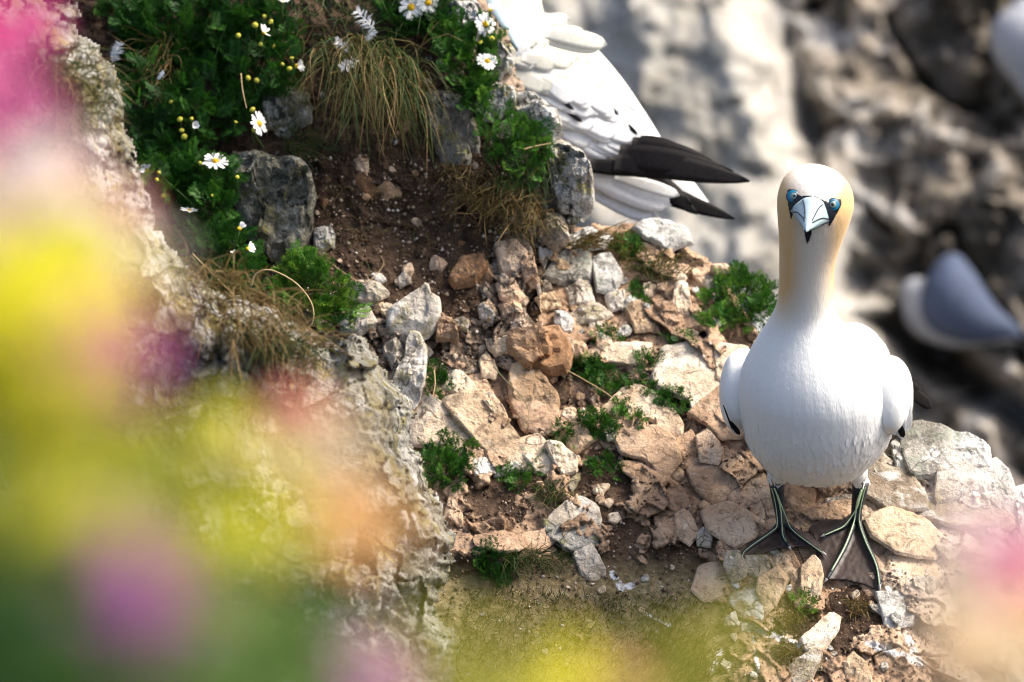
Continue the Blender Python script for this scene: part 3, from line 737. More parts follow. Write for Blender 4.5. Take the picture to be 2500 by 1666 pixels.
M['black_feather'] = feather_mat('black_feather', (0.003, 0.003, 0.004), (0.010, 0.008, 0.008), 0.6)
M['bill'] = flat_mat('bill_horn', (0.34, 0.44, 0.48), 0.35, 0, 0.4, 0.12, 120)
M['bill_low'] = flat_mat('lower_bill_horn', (0.36, 0.43, 0.39), 0.35, 0, 0.4, 0.12, 120)
M['black_skin'] = flat_mat('black_bare_skin', (0.010, 0.013, 0.02), 0.45, 0, 0.4)
M['eye_ring'] = flat_mat('cobalt_eye_ring', (0.008, 0.17, 0.31), 0.3, 0, 0.5)
M['iris'] = flat_mat('pale_iris', (0.19, 0.27, 0.26), 0.2, 0, 0.6, 0.15, 900)
M['pupil'] = flat_mat('pupil', (0.004, 0.004, 0.005), 0.08, 0, 0.8)
M['web'] = flat_mat('webbed_skin', (0.045, 0.030, 0.026), 0.5, 0, 0.4, 0.4, 70)
M['leg'] = flat_mat('leg_scales', (0.012, 0.017, 0.022), 0.5, 0, 0.4)
M['toe_line'] = flat_mat('pale_green_toe_line', (0.46, 0.58, 0.36), 0.5, 0, 0.3, 0.2, 500)
M['claw'] = flat_mat('grey_claw', (0.38, 0.37, 0.36), 0.4)

def ellipsoid(mb, c, r, axes=None, nu=20, nv=14):
    vs = []; fs = []
    A = axes or (Vector((1, 0, 0)), Vector((0, 1, 0)), Vector((0, 0, 1))); c = Vector(c)
    for j in range(1, nv):
        ph = math.pi * j / nv
        for i in range(nu):
            t = 2 * math.pi * i / nu
            vs.append(c + A[0] * r[0] * math.sin(ph) * math.cos(t) + A[1] * r[1] * math.sin(ph) * math.sin(t) + A[2] * r[2] * math.cos(ph))
    top = len(vs); vs += [c + A[2] * r[2], c - A[2] * r[2]]
    for j in range(nv - 2):
        for i in range(nu):
            fs.append((j * nu + i, (j + 1) * nu + i, (j + 1) * nu + (i + 1) % nu, j * nu + (i + 1) % nu))
    for i in range(nu):
        fs.append((top, i, (i + 1) % nu)); k = (nv - 2) * nu; fs.append((top + 1, k + (i + 1) % nu, k + i))
    mb.add(vs, fs)
def rings(mb, rs, n=28, tint=0.5):
    """rs: list of (centre, axis_a, axis_b) full vectors; lofted and capped"""
    vs = []; fs = []
    for c, a, b in rs:
        for k in range(n):
            t = 2 * math.pi * k / n; vs.append(Vector(c) + Vector(a) * math.cos(t) + Vector(b) * math.sin(t))
    m = len(rs)
    fs = [(i * n + k, i * n + (k + 1) % n, (i + 1) * n + (k + 1) % n, (i + 1) * n + k) for i in range(m - 1) for k in range(n)]
    fs += [tuple(reversed(range(n))), tuple(range((m - 1) * n, m * n))]
    mb.add(vs, fs, tint)
def spline(pts, n):
    """catmull-rom through the rows of a table"""
    A = np.array(pts, float); out = []
    for q in np.linspace(0, len(A) - 1, n):
        i = min(int(q), len(A) - 2); t = q - i
        p0, p1, p2, p3 = A[max(i - 1, 0)], A[i], A[i + 1], A[min(i + 2, len(A) - 1)]
        out.append(0.5 * (2 * p1 + (p2 - p0) * t + (2 * p0 - 5 * p1 + 4 * p2 - p3) * t * t + (3 * p1 - p0 - 3 * p2 + p3) * t ** 3))
    return np.array(out)
def remeshed(mb, voxel, smooth_it):
    me = bpy.data.meshes.new('tmp'); me.from_pydata([tuple(v) for v in mb.v], [], mb.f); me.update()
    o = bpy.data.objects.new('tmp', me); COL.objects.link(o)
    r = o.modifiers.new('r', 'REMESH'); r.mode = 'VOXEL'; r.voxel_size = voxel
    s = o.modifiers.new('s', 'SMOOTH'); s.factor = 0.5; s.iterations = smooth_it
    dg = bpy.context.evaluated_depsgraph_get(); ev = o.evaluated_get(dg); m2 = bpy.data.meshes.new_from_object(ev)
    bpy.data.objects.remove(o); bpy.data.meshes.remove(me)
    co = np.zeros(len(m2.vertices) * 3, np.float32); m2.vertices.foreach_get('co', co)
    fs = [tuple(p.vertices) for p in m2.polygons]; bpy.data.meshes.remove(m2)
    return co.reshape(-1, 3), fs
def blade(mb, root, tip, width, normal, bend=0.0, n=9, thick=0.0008, tint=0.5, round_tip=0.8, base_w=0.55, cup=0.16, point=0.0):
    """one feather: a thin, slightly cupped vane"""
    root, tip, nrm = Vector(root), Vector(tip), Vector(normal).normalized()
    d = tip - root; ln = d.length; side = d.normalized().cross(nrm).normalized(); nrm = side.cross(d.normalized())
    vs = []; m = 5
    for i in range(n):
        t = i / (n - 1)
        wd = width * (base_w + (1 - base_w) * math.sin(min(1, t * 1.6) * math.pi / 2)) * math.sqrt(max(0.0, 1 - max(0, (t - (1 - round_tip * 0.45)) / (round_tip * 0.45 + 1e-6)) ** 2))
        wd = max(wd * (1 - point * t), width * 0.04); c = root + d * t + nrm * bend * math.sin(t * math.pi) * ln
        for k in range(m):
            u = (k / (m - 1) - 0.5); vs.append(c + side * u * wd + nrm * ((0.25 - u * u) * wd * cup + thick))
    top = len(vs)
    vs += [v - nrm * thick * 2 for v in vs]
    fs = [(i * m + k, i * m + k + 1, (i + 1) * m + k + 1, (i + 1) * m + k) for i in range(n - 1) for k in range(m - 1)]
    fs += [tuple(top + q for q in reversed(f)) for f in fs]
    for i in range(n - 1):
        a, b = i * m, (i + 1) * m; fs += [(a, b, top + b, top + a)]
        a, b = i * m + m - 1, (i + 1) * m + m - 1; fs += [(b, a, top + a, top + b)]
    fs += [tuple([k for k in range(m)] + [top + k for k in reversed(range(m))]), tuple([(n - 1) * m + k for k in reversed(range(m))] + [top + (n - 1) * m + k for k in range(m)])]
    mb.add(vs, fs, tint)

# ------------------------------------------------------------------ the standing gannet
Y0 = float(P(2000, 1400, 0)[1])
def Yw(k): return Y0 + k * U
def gannet():
    root = empty('gannet', PV(1985, 1370, 20))
    mb = MB()
    T = [ # row, left edge, right edge, centre depth, half depth
     (1166, 1955, 2035, 92, 40), (1156, 1905, 2080, 90, 88), (1140, 1872, 2110, 86, 128), (1112, 1844, 2140, 80, 162), (1075, 1822, 2168, 72, 190), (1035, 1810, 2185, 62, 202), (995, 1804, 2192, 54, 206),
     (950, 1802, 2190, 46, 204), (905, 1810, 2172, 42, 190), (865, 1828, 2140, 40, 168), (830, 1848, 2102, 38, 142), (800, 1868, 2066, 34, 118), (772, 1884, 2046, 28, 98), (744, 1895, 2038, 20, 86),
     (705, 1901, 2036, 10, 80), (667, 1902, 2037, 0, 78), (632, 1902, 2042, -8, 80), (604, 1902, 2051, -14, 84), (575, 1901, 2062, -18, 90), (546, 1899, 2073, -20, 97), (514, 1897, 2083, -20, 102), (487, 1897, 2085, -18, 103),
     (462, 1902, 2079, -14, 98), (441, 1912, 2064, -10, 86), (426, 1927, 2046, -8, 70), (417, 1942, 2024, -6, 52), (411, 1962, 1998, -6, 26)]
    rs = []
    for py, l, r, cy, ry in spline(T, 80):
        a, b = W(l, py, Yw(cy)), W(r, py, Yw(cy)); c = (a + b) / 2
        rs.append((c, (b - a) / 2, np.array([0, ry * U, 0])))
    rings(mb, rs, 40)
    def at(px, py, k): return W(px, py, Yw(k))
    ax = Vector((0.20, 0.90, -0.36)).normalized(); sx = Vector((1, 0, 0)); sx = (sx - ax * sx.dot(ax)).normalized(); sz = sx.cross(ax)
    ellipsoid(mb, at(2048, 965, 150), (150 * U, 250 * U, 175 * U), (sx, ax, sz))
    ellipsoid(mb, at(2082, 905, 190), (88 * U, 170 * U, 118 * U), (sx, ax, sz))           # mantle behind the right shoulder
    ellipsoid(mb, at(2112, 890, 150), (62 * U, 120 * U, 78 * U), (sx, ax, sz))
    ellipsoid(mb, at(2090, 985, 330), (90 * U, 260 * U, 100 * U), (sx, ax, sz))
    ellipsoid(mb, at(1902, 1150, 80), (30 * U, 38 * U, 32 * U)); ellipsoid(mb, at(2092, 1150, 80), (28 * U, 38 * U, 32 * U))   # feathered thighs
    V, F = remeshed(mb, 3.4 * U, 9)
    # soft feather relief and the buff wash of the head
    nrm_x = np.abs(V[:, 0] - P(1975, 600, 0)[0]) / (90 * U)
    zt = V[:, 2]
    z_hi = W(1990, 412, Yw(0))[2]; z_lo = W(1990, 830, Yw(20))[2]; zf = (zt - z_lo) / (z_hi - z_lo)
    fr = (V[:, 1] - Yw(-40)) / (80 * U)                                                   # 0 at the face, growing to the nape
    side = 0.24 + sstep(0.1, 0.95, nrm_x) * 0.7 + sstep(-0.4, 1.2, fr) * 0.5
    buff = np.clip(side, 0, 1) * sstep(0.02, 0.45, zf) * (1 - 0.55 * sstep(0.86, 1.0, zf))  # buff fades on the crown: the bleaching sun is painted into the colour
    body = mesh_np('body', V, F, M['plume'], None, True, {'tint': np.clip(buff * 1.25, 0, 0.9)})
    kids = [body]
    bvh = BVHTree.FromPolygons([Vector(v) for v in V], F)
    # small contour feathers overlapping down the breast and belly
    fr_ = np.random.RandomState(3); fm = MB(); zn = W(1990, 985, Yw(20))[2]
    cand = [p for p in body.data.polygons if p.center.z < zn and p.normal.y < 0.35]
    area = np.array([p.area for p in cand]); pick = fr_.choice(len(cand), 1300, p=area / area.sum())
    for i in pick:
        pg = cand[i]; nn = pg.normal; c = pg.center; dn = Vector((0.25 * (c.x - P(1995, 900, 0)[0]) / (150 * U), 0, -1)) + Vector(fr_.normal(0, 0.22, 3)); dn = (dn - nn * dn.dot(nn)).normalized(); sd = dn.cross(nn)
        ln = fr_.uniform(20, 36) * U; wd = ln * fr_.uniform(0.32, 0.5); h0 = -0.8 * U; h1 = fr_.uniform(-0.1, 0.28) * U
        q = [c + nn * h0, c + dn * ln * 0.4 + nn * h1 * 0.45, c + dn * ln * 0.78 + nn * h1 * 0.8, c + dn * ln + nn * h1]
        fm.strip(q, [wd * 0.6, wd, wd * 0.85, wd * 0.2], sd, 0.0)
    kids.append(tag(fm.build('breast_feathers', M['plume']), kind='stuff'))
    cv = Vector(CAM)
    def hit(px, py, push=0.0):
        d = (PV(px, py, 0) - cv).normalized(); h = bvh.ray_cast(cv, d)
        p = h[0] if h[0] is not None else PV(px, py, -320)
        return p - d * push * U, (h[1] if h[0] is not None else -d)
    tow = -Vector(FWD)
    F_ = lambda a, b: (1850 + 0.19133 * a, 380 + 0.19133 * b)
    # --- bill
    ho = off_of(hit(1985, 490)[0]); tipo = ho - 128
    def bp(px, py, h): return PV(px, py, ho - h)
    tip = (1968.0, 568.0, 128.0)
    def cone(base, ss, curve=0.0):
        out = []
        for s in ss:
            row = []
            for (x, y, h) in base:
                e = s ** 1.0
                row.append(bp(x + (tip[0] - x) * e, y + (tip[1] - y) * e - curve * math.sin(e * math.pi), h + (tip[2] - h) * (s ** 0.9)))
            out.append(row)
        return out
    def loft_rows(name, rows, mat):
        n = len(rows[0]); vs = [v for r in rows for v in r]
        fs = [(i * n + k, i * n + (k + 1) % n, (i + 1) * n + (k + 1) % n, (i + 1) * n + k) for i in range(len(rows) - 1) for k in range(n)]
        fs += [tuple(reversed(range(n))), tuple(range((len(rows) - 1) * n, len(rows) * n))]
        return mesh_np(name, vs, fs, mat, None, True)
    ss = np.linspace(0, 0.975, 12)
    upper = [(1928, 513, -34), (1936, 503, -20), (1948, 494, -6), (1959, 486, 3), (1968, 482, 9), (1985, 480, 12), (2000, 485, 9), (2010, 494, 3), (2020, 508, -8), (2028, 523, -22), (2034, 537, -36), (2010, 540, -40), (1985, 530, -40), (1950, 520, -40)]
    lower = [(1931, 517, -34), (1950, 524, -30), (1985, 538, -30), (2012, 541, -32), (2030, 540, -36), (2022, 546, -42), (1998, 556, -46), (1975, 556, -50), (1950, 546, -48), (1938, 528, -42)]
    kids.append(loft_rows('upper_mandible', cone(upper, ss, 1.5), M['bill']))
    lt = tip; tip = (1969.0, 565.0, 112.0); kids.append(loft_rows('lower_mandible', cone(lower, np.linspace(0, 0.96, 10)), M['bill_low'])); tip = lt
    bb_v = []; bb_f = []
    for o_ in kids[1:]:
        k0 = len(bb_v); bb_v += [v.co.copy() for v in o_.data.vertices]; bb_f += [tuple(k0 + i for i in q.vertices) for q in o_.data.polygons]
    bbill = BVHTree.FromPolygons(bb_v, bb_f)
    g = MB()
    for pts, ra in (([(560,545),(600,524),(650,517),(700,521),(750,532),(810,555),(858,588)], 1.5), ([(575,565),(595,640),(603,720),(604,800)], 1.1), ([(825,630),(780,670),(740,740),(695,830)], 1.1),
                    ([(440,728),(500,724),(530,748),(575,792),(597,840)], 1.2), ([(695,858),(750,830),(800,808),(850,802),(915,818)], 1.2), ([(660,952),(740,926),(830,882),(905,846)], 1.3), ([(440,765),(500,845),(568,915)], 1.3)):
        q = [F_(*c) for c in spline(pts, 14)]; L3 = []
        for x, y in q:
            d = (PV(x, y, 0) - cv).normalized(); h = bbill.ray_cast(cv, d); hb = hit(x, y)[0]
            pt = h[0] if h[0] is not None and (h[0] - cv).length < (hb - cv).length + 30 * U else None
            if pt is not None: L3.append(pt - d * 0.6 * U)
        if len(L3) > 2: g.tube(L3, [ra * U * 1.45] * len(L3), 6)
    kids.append(g.build('bill_groove', M['black_skin']))
    # --- bare black skin round the bill, draped on the head
    def drape(name, polys, mat, push, step=1.6):
        vs = []; fs = []
        for poly in polys:
            xs = [p[0] for p in poly]; ys = [p[1] for p in poly]
            X, Y = np.meshgrid(np.arange(min(xs) - step, max(xs) + 2 * step, step), np.arange(min(ys) - step, max(ys) + 2 * step, step))
            ins = in_poly(X, Y, poly); idx = {}
            for i in range(X.shape[0] - 1):
                for j in range(X.shape[1] - 1):
                    if ins[i:i + 2, j:j + 2].all():
                        q = []
                        for a, b in ((i, j), (i + 1, j), (i + 1, j + 1), (i, j + 1)):
                            if (a, b) not in idx:
                                idx[(a, b)] = len(vs); vs.append(hit(X[a, b], Y[a, b], push)[0])
                            q.append(idx[(a, b)])
                        fs.append(tuple(q))
        o = mesh_np(name, vs, fs, mat, None, True)
        so = o.modifiers.new('thickness', 'SOLIDIFY'); so.thickness = 1.2 * U; so.offset = 0
        return o
    lp = [F_(*p) for p in [(372,445),(400,422),(440,432),(490,480),(560,515),(640,505),(760,525),(850,570),(905,592),(960,585),(1020,552),(1062,555),(1075,600),(1060,660),(1005,760),(968,835),(940,870),(915,925),(900,860),(880,830),(600,700),(470,720),(440,770),(422,840),(412,780),(392,680),(378,560)]]
    kids.append(drape('bare_face_skin', [lp], M['black_skin'], 1.2))
    ch = [F_(*p) for p in [(585,930),(690,920),(690,1000),(660,1090),(630,1140),(604,1060)]]
    kids.append(drape('chin_stripe', [ch], M['black_skin'], 1.0))
    # --- eyes: cobalt ring, pale iris, pupil
    for (ex, ey), (pxl, pyl), er in (((1935.5, 479.5), (1940.5, 479.5), 16.0), ((2035.0, 500.5), (2031.5, 500.0), 16.0)):
        c, nn = hit(ex, ey, 0.5); d = (nn * 0.45 + tow * 0.55).normalized()
        eye = empty('eye', c)
        def disc(name, cen, rr, mat, hgt, rough=14):
            m = MB(); aa = d.orthogonal().normalized(); bb = d.cross(aa); vs = [cen + d * hgt * U]; n = 28; fs = []
            for q, f in ((0.5, 0.88), (0.8, 0.55), (0.95, 0.2), (1.0, -0.4)):
                vs += [cen + (aa * math.cos(2 * math.pi * k / n) + bb * math.sin(2 * math.pi * k / n)) * rr * q * U + d * hgt * f * U for k in range(n)]
            fs += [(0, 1 + k, 1 + (k + 1) % n) for k in range(n)]
            for i in range(3): fs += [(1 + i * n + k, 1 + (i + 1) * n + k, 1 + (i + 1) * n + (k + 1) % n, 1 + i * n + (k + 1) % n) for k in range(n)]
            m.add(vs, fs); o = m.build(name, mat); o.parent = eye; o.matrix_parent_inverse = Matrix.Translation(-c); return o
        o1 = disc('eye_rim', c, er * 1.06, M['black_skin'], 2.2)
        o1 = disc('eye_ring', c + d * 0.8 * U, er * 0.93, M['eye_ring'], 4.0)
        pc = c + (PV(pxl, pyl, 0) - PV(ex, ey, 0)) * 0.55
        disc('iris_rim', pc + d * 2.2 * U, er * 0.72, M['black_skin'], 4.2)
        disc('iris', pc + d * 3.0 * U, er * 0.60, M['iris'], 4.6)
        disc('pupil', pc + (PV(pxl, pyl, 0) - PV(ex, ey, 0)) * 0.45 + d * 5.6 * U, er * 0.34, M['pupil'], 2.8)
        eye.parent = root; eye.matrix_parent_inverse = Matrix.Translation(-Vector(root.location))
    # --- folded wings, lofted from the wrist back to the tip
    def wing(tab):
        m = MB(); rr = []
        for px, py, k, rx, rz in spline(tab, 40):
            rr.append((at(px, py, k), (rx * U, 0, 0), (0, 0.25 * rz * U, rz * U)))
        rings(m, rr, 26); V_, F_2 = remeshed(m, 3.2 * U, 5)
        return mesh_np('wing', V_, F_2, M['plume'], None, True, {'tint': np.zeros(len(V_))})
    wr = wing([(2170, 992, -78, 8, 14), (2172, 988, -64, 32, 56), (2174, 978, -20, 46, 80), (2174, 966, 60, 54, 88), (2174, 958, 170, 55, 88), (2180, 956, 280, 50, 80), (2192, 962, 400, 38, 66), (2208, 985, 540, 22, 36), (2222, 1000, 640, 6, 10)])
    wl = wing([(1800, 985, 40, 6, 10), (1798, 978, 55, 28, 52), (1797, 968, 100, 38, 82), (1800, 955, 180, 42, 96), (1830, 945, 300, 40, 90), (1900, 960, 450, 30, 56), (1980, 985, 600, 8, 14)])
    kids += [wr, wl]
    # lower lobe of wing coverts in front
    m = MB()
    for (a, b, wd, k) in (((2140, 930), (2186, 1064), 56, 4), ((2166, 920), (2200, 1066), 48, 14), ((2190, 915), (2214, 1050), 40, 40)):
        pass
    def feathers(name, specs, mat, nrm=None):
        out = []
        for (a, ka, b, kb, wd, bend) in specs:
            m_ = MB(); blade(m_, at(a[0], a[1], ka), at(b[0], b[1], kb), wd * U, nrm or tow + Vector((0, 0, 0.3)), bend)
            o = m_.build(name, mat); out.append(o)
        return out
    kids += feathers('primary_feather', [((2178, 930), 430, (2276, 996), 560, 34, 0.03), ((2176, 915), 420, (2258, 972), 540, 32, 0.03), ((2170, 900), 410, (2244, 955), 520, 30, 0.03)], M['black_feather'])
    kids += feathers('primary_feather', [((2192, 1030), -46, (2206, 1068), -40, 16, 0.05), ((1782, 1030), 24, (1806, 1062), 34, 12, 0.05), ((1766, 990), 40, (1788, 1050), 26, 4, 0.05)], M['black_feather'])
    kids += feathers('covert_feather', [((2160, 985), -70, (2188, 1062), -40, 40, 0.06), ((2198, 985), -50, (2200, 1072), -26, 26, 0.05), ((2214, 960), -10, (2216, 1052), 0, 24, 0.05), ((1780, 1000), 60, (1802, 1062), 62, 24, 0.04)], M['white_feather'])
    kids += feathers('tail_feather', [((2120, 1000), 520, (2150, 1040), 720, 30, 0.02), ((2090, 1000), 520, (2110, 1046), 740, 30, 0.02)], M['white_feather'])
    # --- legs and webbed feet
    g3 = lambda x, y: float(base3(np.array([x]), np.array([y]))[0])
    def foot(leg_pts, leg_r, lines, web, toes, dz=0.0):
        legm = MB(); legm.tube([PV(*p) for p in leg_pts], [r_ * U for r_ in leg_r], 14, flat=0.8)
        leg = legm.build('leg', M['leg']); adopt(root, leg)
        # web: triangulated fan grid inside the outline, following the ledge
        xs = [p[0] for p in web]; ys = [p[1] for p in web]; st = 3.0
        X, Y = np.meshgrid(np.arange(min(xs) - st, max(xs) + 2 * st, st), np.arange(min(ys) - st, max(ys) + 2 * st, st))
        ins = in_poly(X, Y, web); idx = -np.ones(X.shape, int); idx[ins] = np.arange(ins.sum())
        dt = np.min([d_poly(X, Y, t, False) for t in toes], 0)
        O = foot_off(X, Y) + np.clip(dt, 0, 14) * 0.55 + dz + 1.5 * fbm2(X, Y, 14, 2, 3.0)
        q = ins[:-1, :-1] & ins[1:, :-1] & ins[:-1, 1:] & ins[1:, 1:]
        Fq = np.stack([idx[:-1, :-1][q], idx[1:, :-1][q], idx[1:, 1:][q], idx[:-1, 1:][q]], -1)
        wb = mesh_np('web', P(X[ins], Y[ins], O[ins]), Fq, M['web'], None, True); so = wb.modifiers.new('thickness', 'SOLIDIFY'); so.thickness = 3 * U
        adopt(root, wb)
        for t in toes:
            p = spline(t, 14); tm = MB()
            rr = np.concatenate([np.linspace(7.5, 5.2, 12), [4.4, 2.6]]) * U
            tm.tube([PV(x, y, foot_off(x, y) - 4 + dz) for x, y in p], list(rr), 10); to = tm.build('toe', M['leg']); adopt(root, to)
            cm = MB(); x, y = p[-1]; x0, y0 = p[-3]; dx, dy = (x - x0), (y - y0); ln = math.hypot(dx, dy)
            cm.tube([PV(x - dx * 0.2, y - dy * 0.2, foot_off(x, y) - 5 + dz), PV(x + dx / ln * 5, y + dy / ln * 5, foot_off(x, y) - 4 + dz), PV(x + dx / ln * 10, y + dy / ln * 10, foot_off(x, y + 8) + dz)], [3.6 * U, 2.8 * U, 0.6 * U], 8)
            cl = cm.build('claw', M['claw'], to)
        for ln_, wds in lines:
            lm = MB(); p = spline([(x, y, o) for x, y, o in ln_], 26); wd = np.interp(np.linspace(0, 1, 26), np.linspace(0, 1, len(wds)), wds)
            lm.tube([PV(x, y, o) for x, y, o in p], [w_ * U * 0.38 for w_ in wd], 8, flat=0.6); adopt(root, lm.build('toe_line', M['toe_line']))
        # fluffy hem where the leg leaves the plumage
        fm = MB(); rr = random.Random(int(leg_pts[0][0]))
        for i in range(70):
            a = rr.uniform(0, 6.28); c = PV(leg_pts[0][0] + 19 * math.cos(a), leg_pts[0][1] - 8, leg_pts[0][2] + 14 * math.sin(a))
            d = Vector((math.cos(a) * 0.4, math.sin(a) * 0.4, -1)).normalized(); ln = rr.uniform(9, 20) * U
            fm.strip([c, c + d * ln * 0.6, c + d * ln], [2.2 * U, 1.6 * U, 0.4 * U], Vector((math.sin(a), -math.cos(a), 0)))
        adopt(root, fm.build('leg_tuft', M['white_feather']))
    FA = (120, 60)
    def foot_off(x, y): return (1400 - np.asarray(y, float)) * 0.88 - 15
    tl = [[(1899, 1283), (1886, 1298), (1844, 1327), (1817, 1348), (1811, 1366)], [(1909, 1286), (1911, 1306), (1920, 1325), (1926, 1335)], [(1918, 1283), (1930, 1290), (1949, 1308), (1983, 1333), (2010, 1351)]]
    webl = [(1896, 1280), (1884, 1297), (1842, 1325), (1812, 1346), (1807, 1372), (1830, 1362), (1866, 1352), (1895, 1340), (1912, 1338), (1928, 1341), (1948, 1334), (1980, 1337), (2014, 1356), (2000, 1322), (1975, 1300), (1950, 1290), (1930, 1276), (1920, 1262)]
    def o_line(pts, lift=13): return [(x, y, float(foot_off(x, y)) - lift) for x, y in pts]
    lo = lambda py: 44 + (1180 - py) * -0.34 + 0
    def leg_o(py): return np.interp(py, [1170, 1240, 1286], [78, 92, 86])
    ll = [(1896, 1172, 78), (1898, 1205, 86), (1903, 1245, 92), (1908, 1275, 90), (1909, 1292, 84)]
    foot(ll, [25, 21, 16, 15, 13],
         [([(1883, 1192, 61), (1890, 1215, 65), (1896, 1250, 75), (1897, 1283, 68)] + o_line([(1885, 1297), (1844, 1326), (1818, 1346), (1812, 1360)]), [5, 5, 4, 5, 5, 5, 4, 3]),
          ([(1890, 1192, 57), (1899, 1215, 61), (1906, 1245, 71), (1909, 1280, 68)] + o_line([(1911, 1306), (1919, 1322)]), [8, 9, 7, 5, 5, 4]),
          ([(1898, 1208, 61), (1908, 1236, 71), (1919, 1262, 72), (1929, 1287, 68)] + o_line([(1949, 1307), (1983, 1332), (2008, 1350)]), [6, 8, 5, 4, 4, 4, 3])], webl, tl)
    tr = [[(2082, 1262), (2062, 1284), (2036, 1297), (2012, 1307)], [(2088, 1262), (2084, 1280), (2063, 1335), (2029, 1396), (2018, 1414)], [(2098, 1262), (2098, 1280), (2113, 1323), (2139, 1381), (2148, 1434)]]
    webr = [(2078, 1250), (2052, 1268), (2008, 1265), (1985, 1276), (1968, 1292), (1984, 1306), (1992, 1336), (1988, 1372), (2006, 1400), (2016, 1420), (2034, 1415), (2070, 1418), (2110, 1428), (2146, 1445), (2160, 1424), (2146, 1380), (2120, 1328), (2104, 1286), (2106, 1256)]
    lr = [(2101, 1176, 78), (2098, 1205, 86), (2092, 1240, 92), (2090, 1262, 92), (2089, 1276, 90)]
    foot(lr, [25, 21, 16, 15, 13],
         [([(2108, 1190, 59), (2100, 1212, 65), (2094, 1236, 73), (2080, 1260, 78)] + o_line([(2060, 1285), (2036, 1297), (2013, 1307)]), [5, 7, 5, 4, 4, 4, 4]),
          ([(2103, 1196, 57), (2095, 1220, 63), (2090, 1242, 73), (2085, 1274, 76)] + o_line([(2063, 1334), (2030, 1394)]), [5, 8, 5, 4, 5, 5]),
          ([(2112, 1190, 61), (2106, 1215, 67), (2100, 1245, 75), (2098, 1276, 76)] + o_line([(2113, 1322), (2139, 1380), (2147, 1430)]), [5, 5, 5, 4, 5, 5, 4])], webr, tr, 0)
    adopt(root, *kids)
    tag(root, 'white gannet standing on the ledge, facing the viewer with blue-ringed eyes', 'bird')
    return root
gan = gannet()

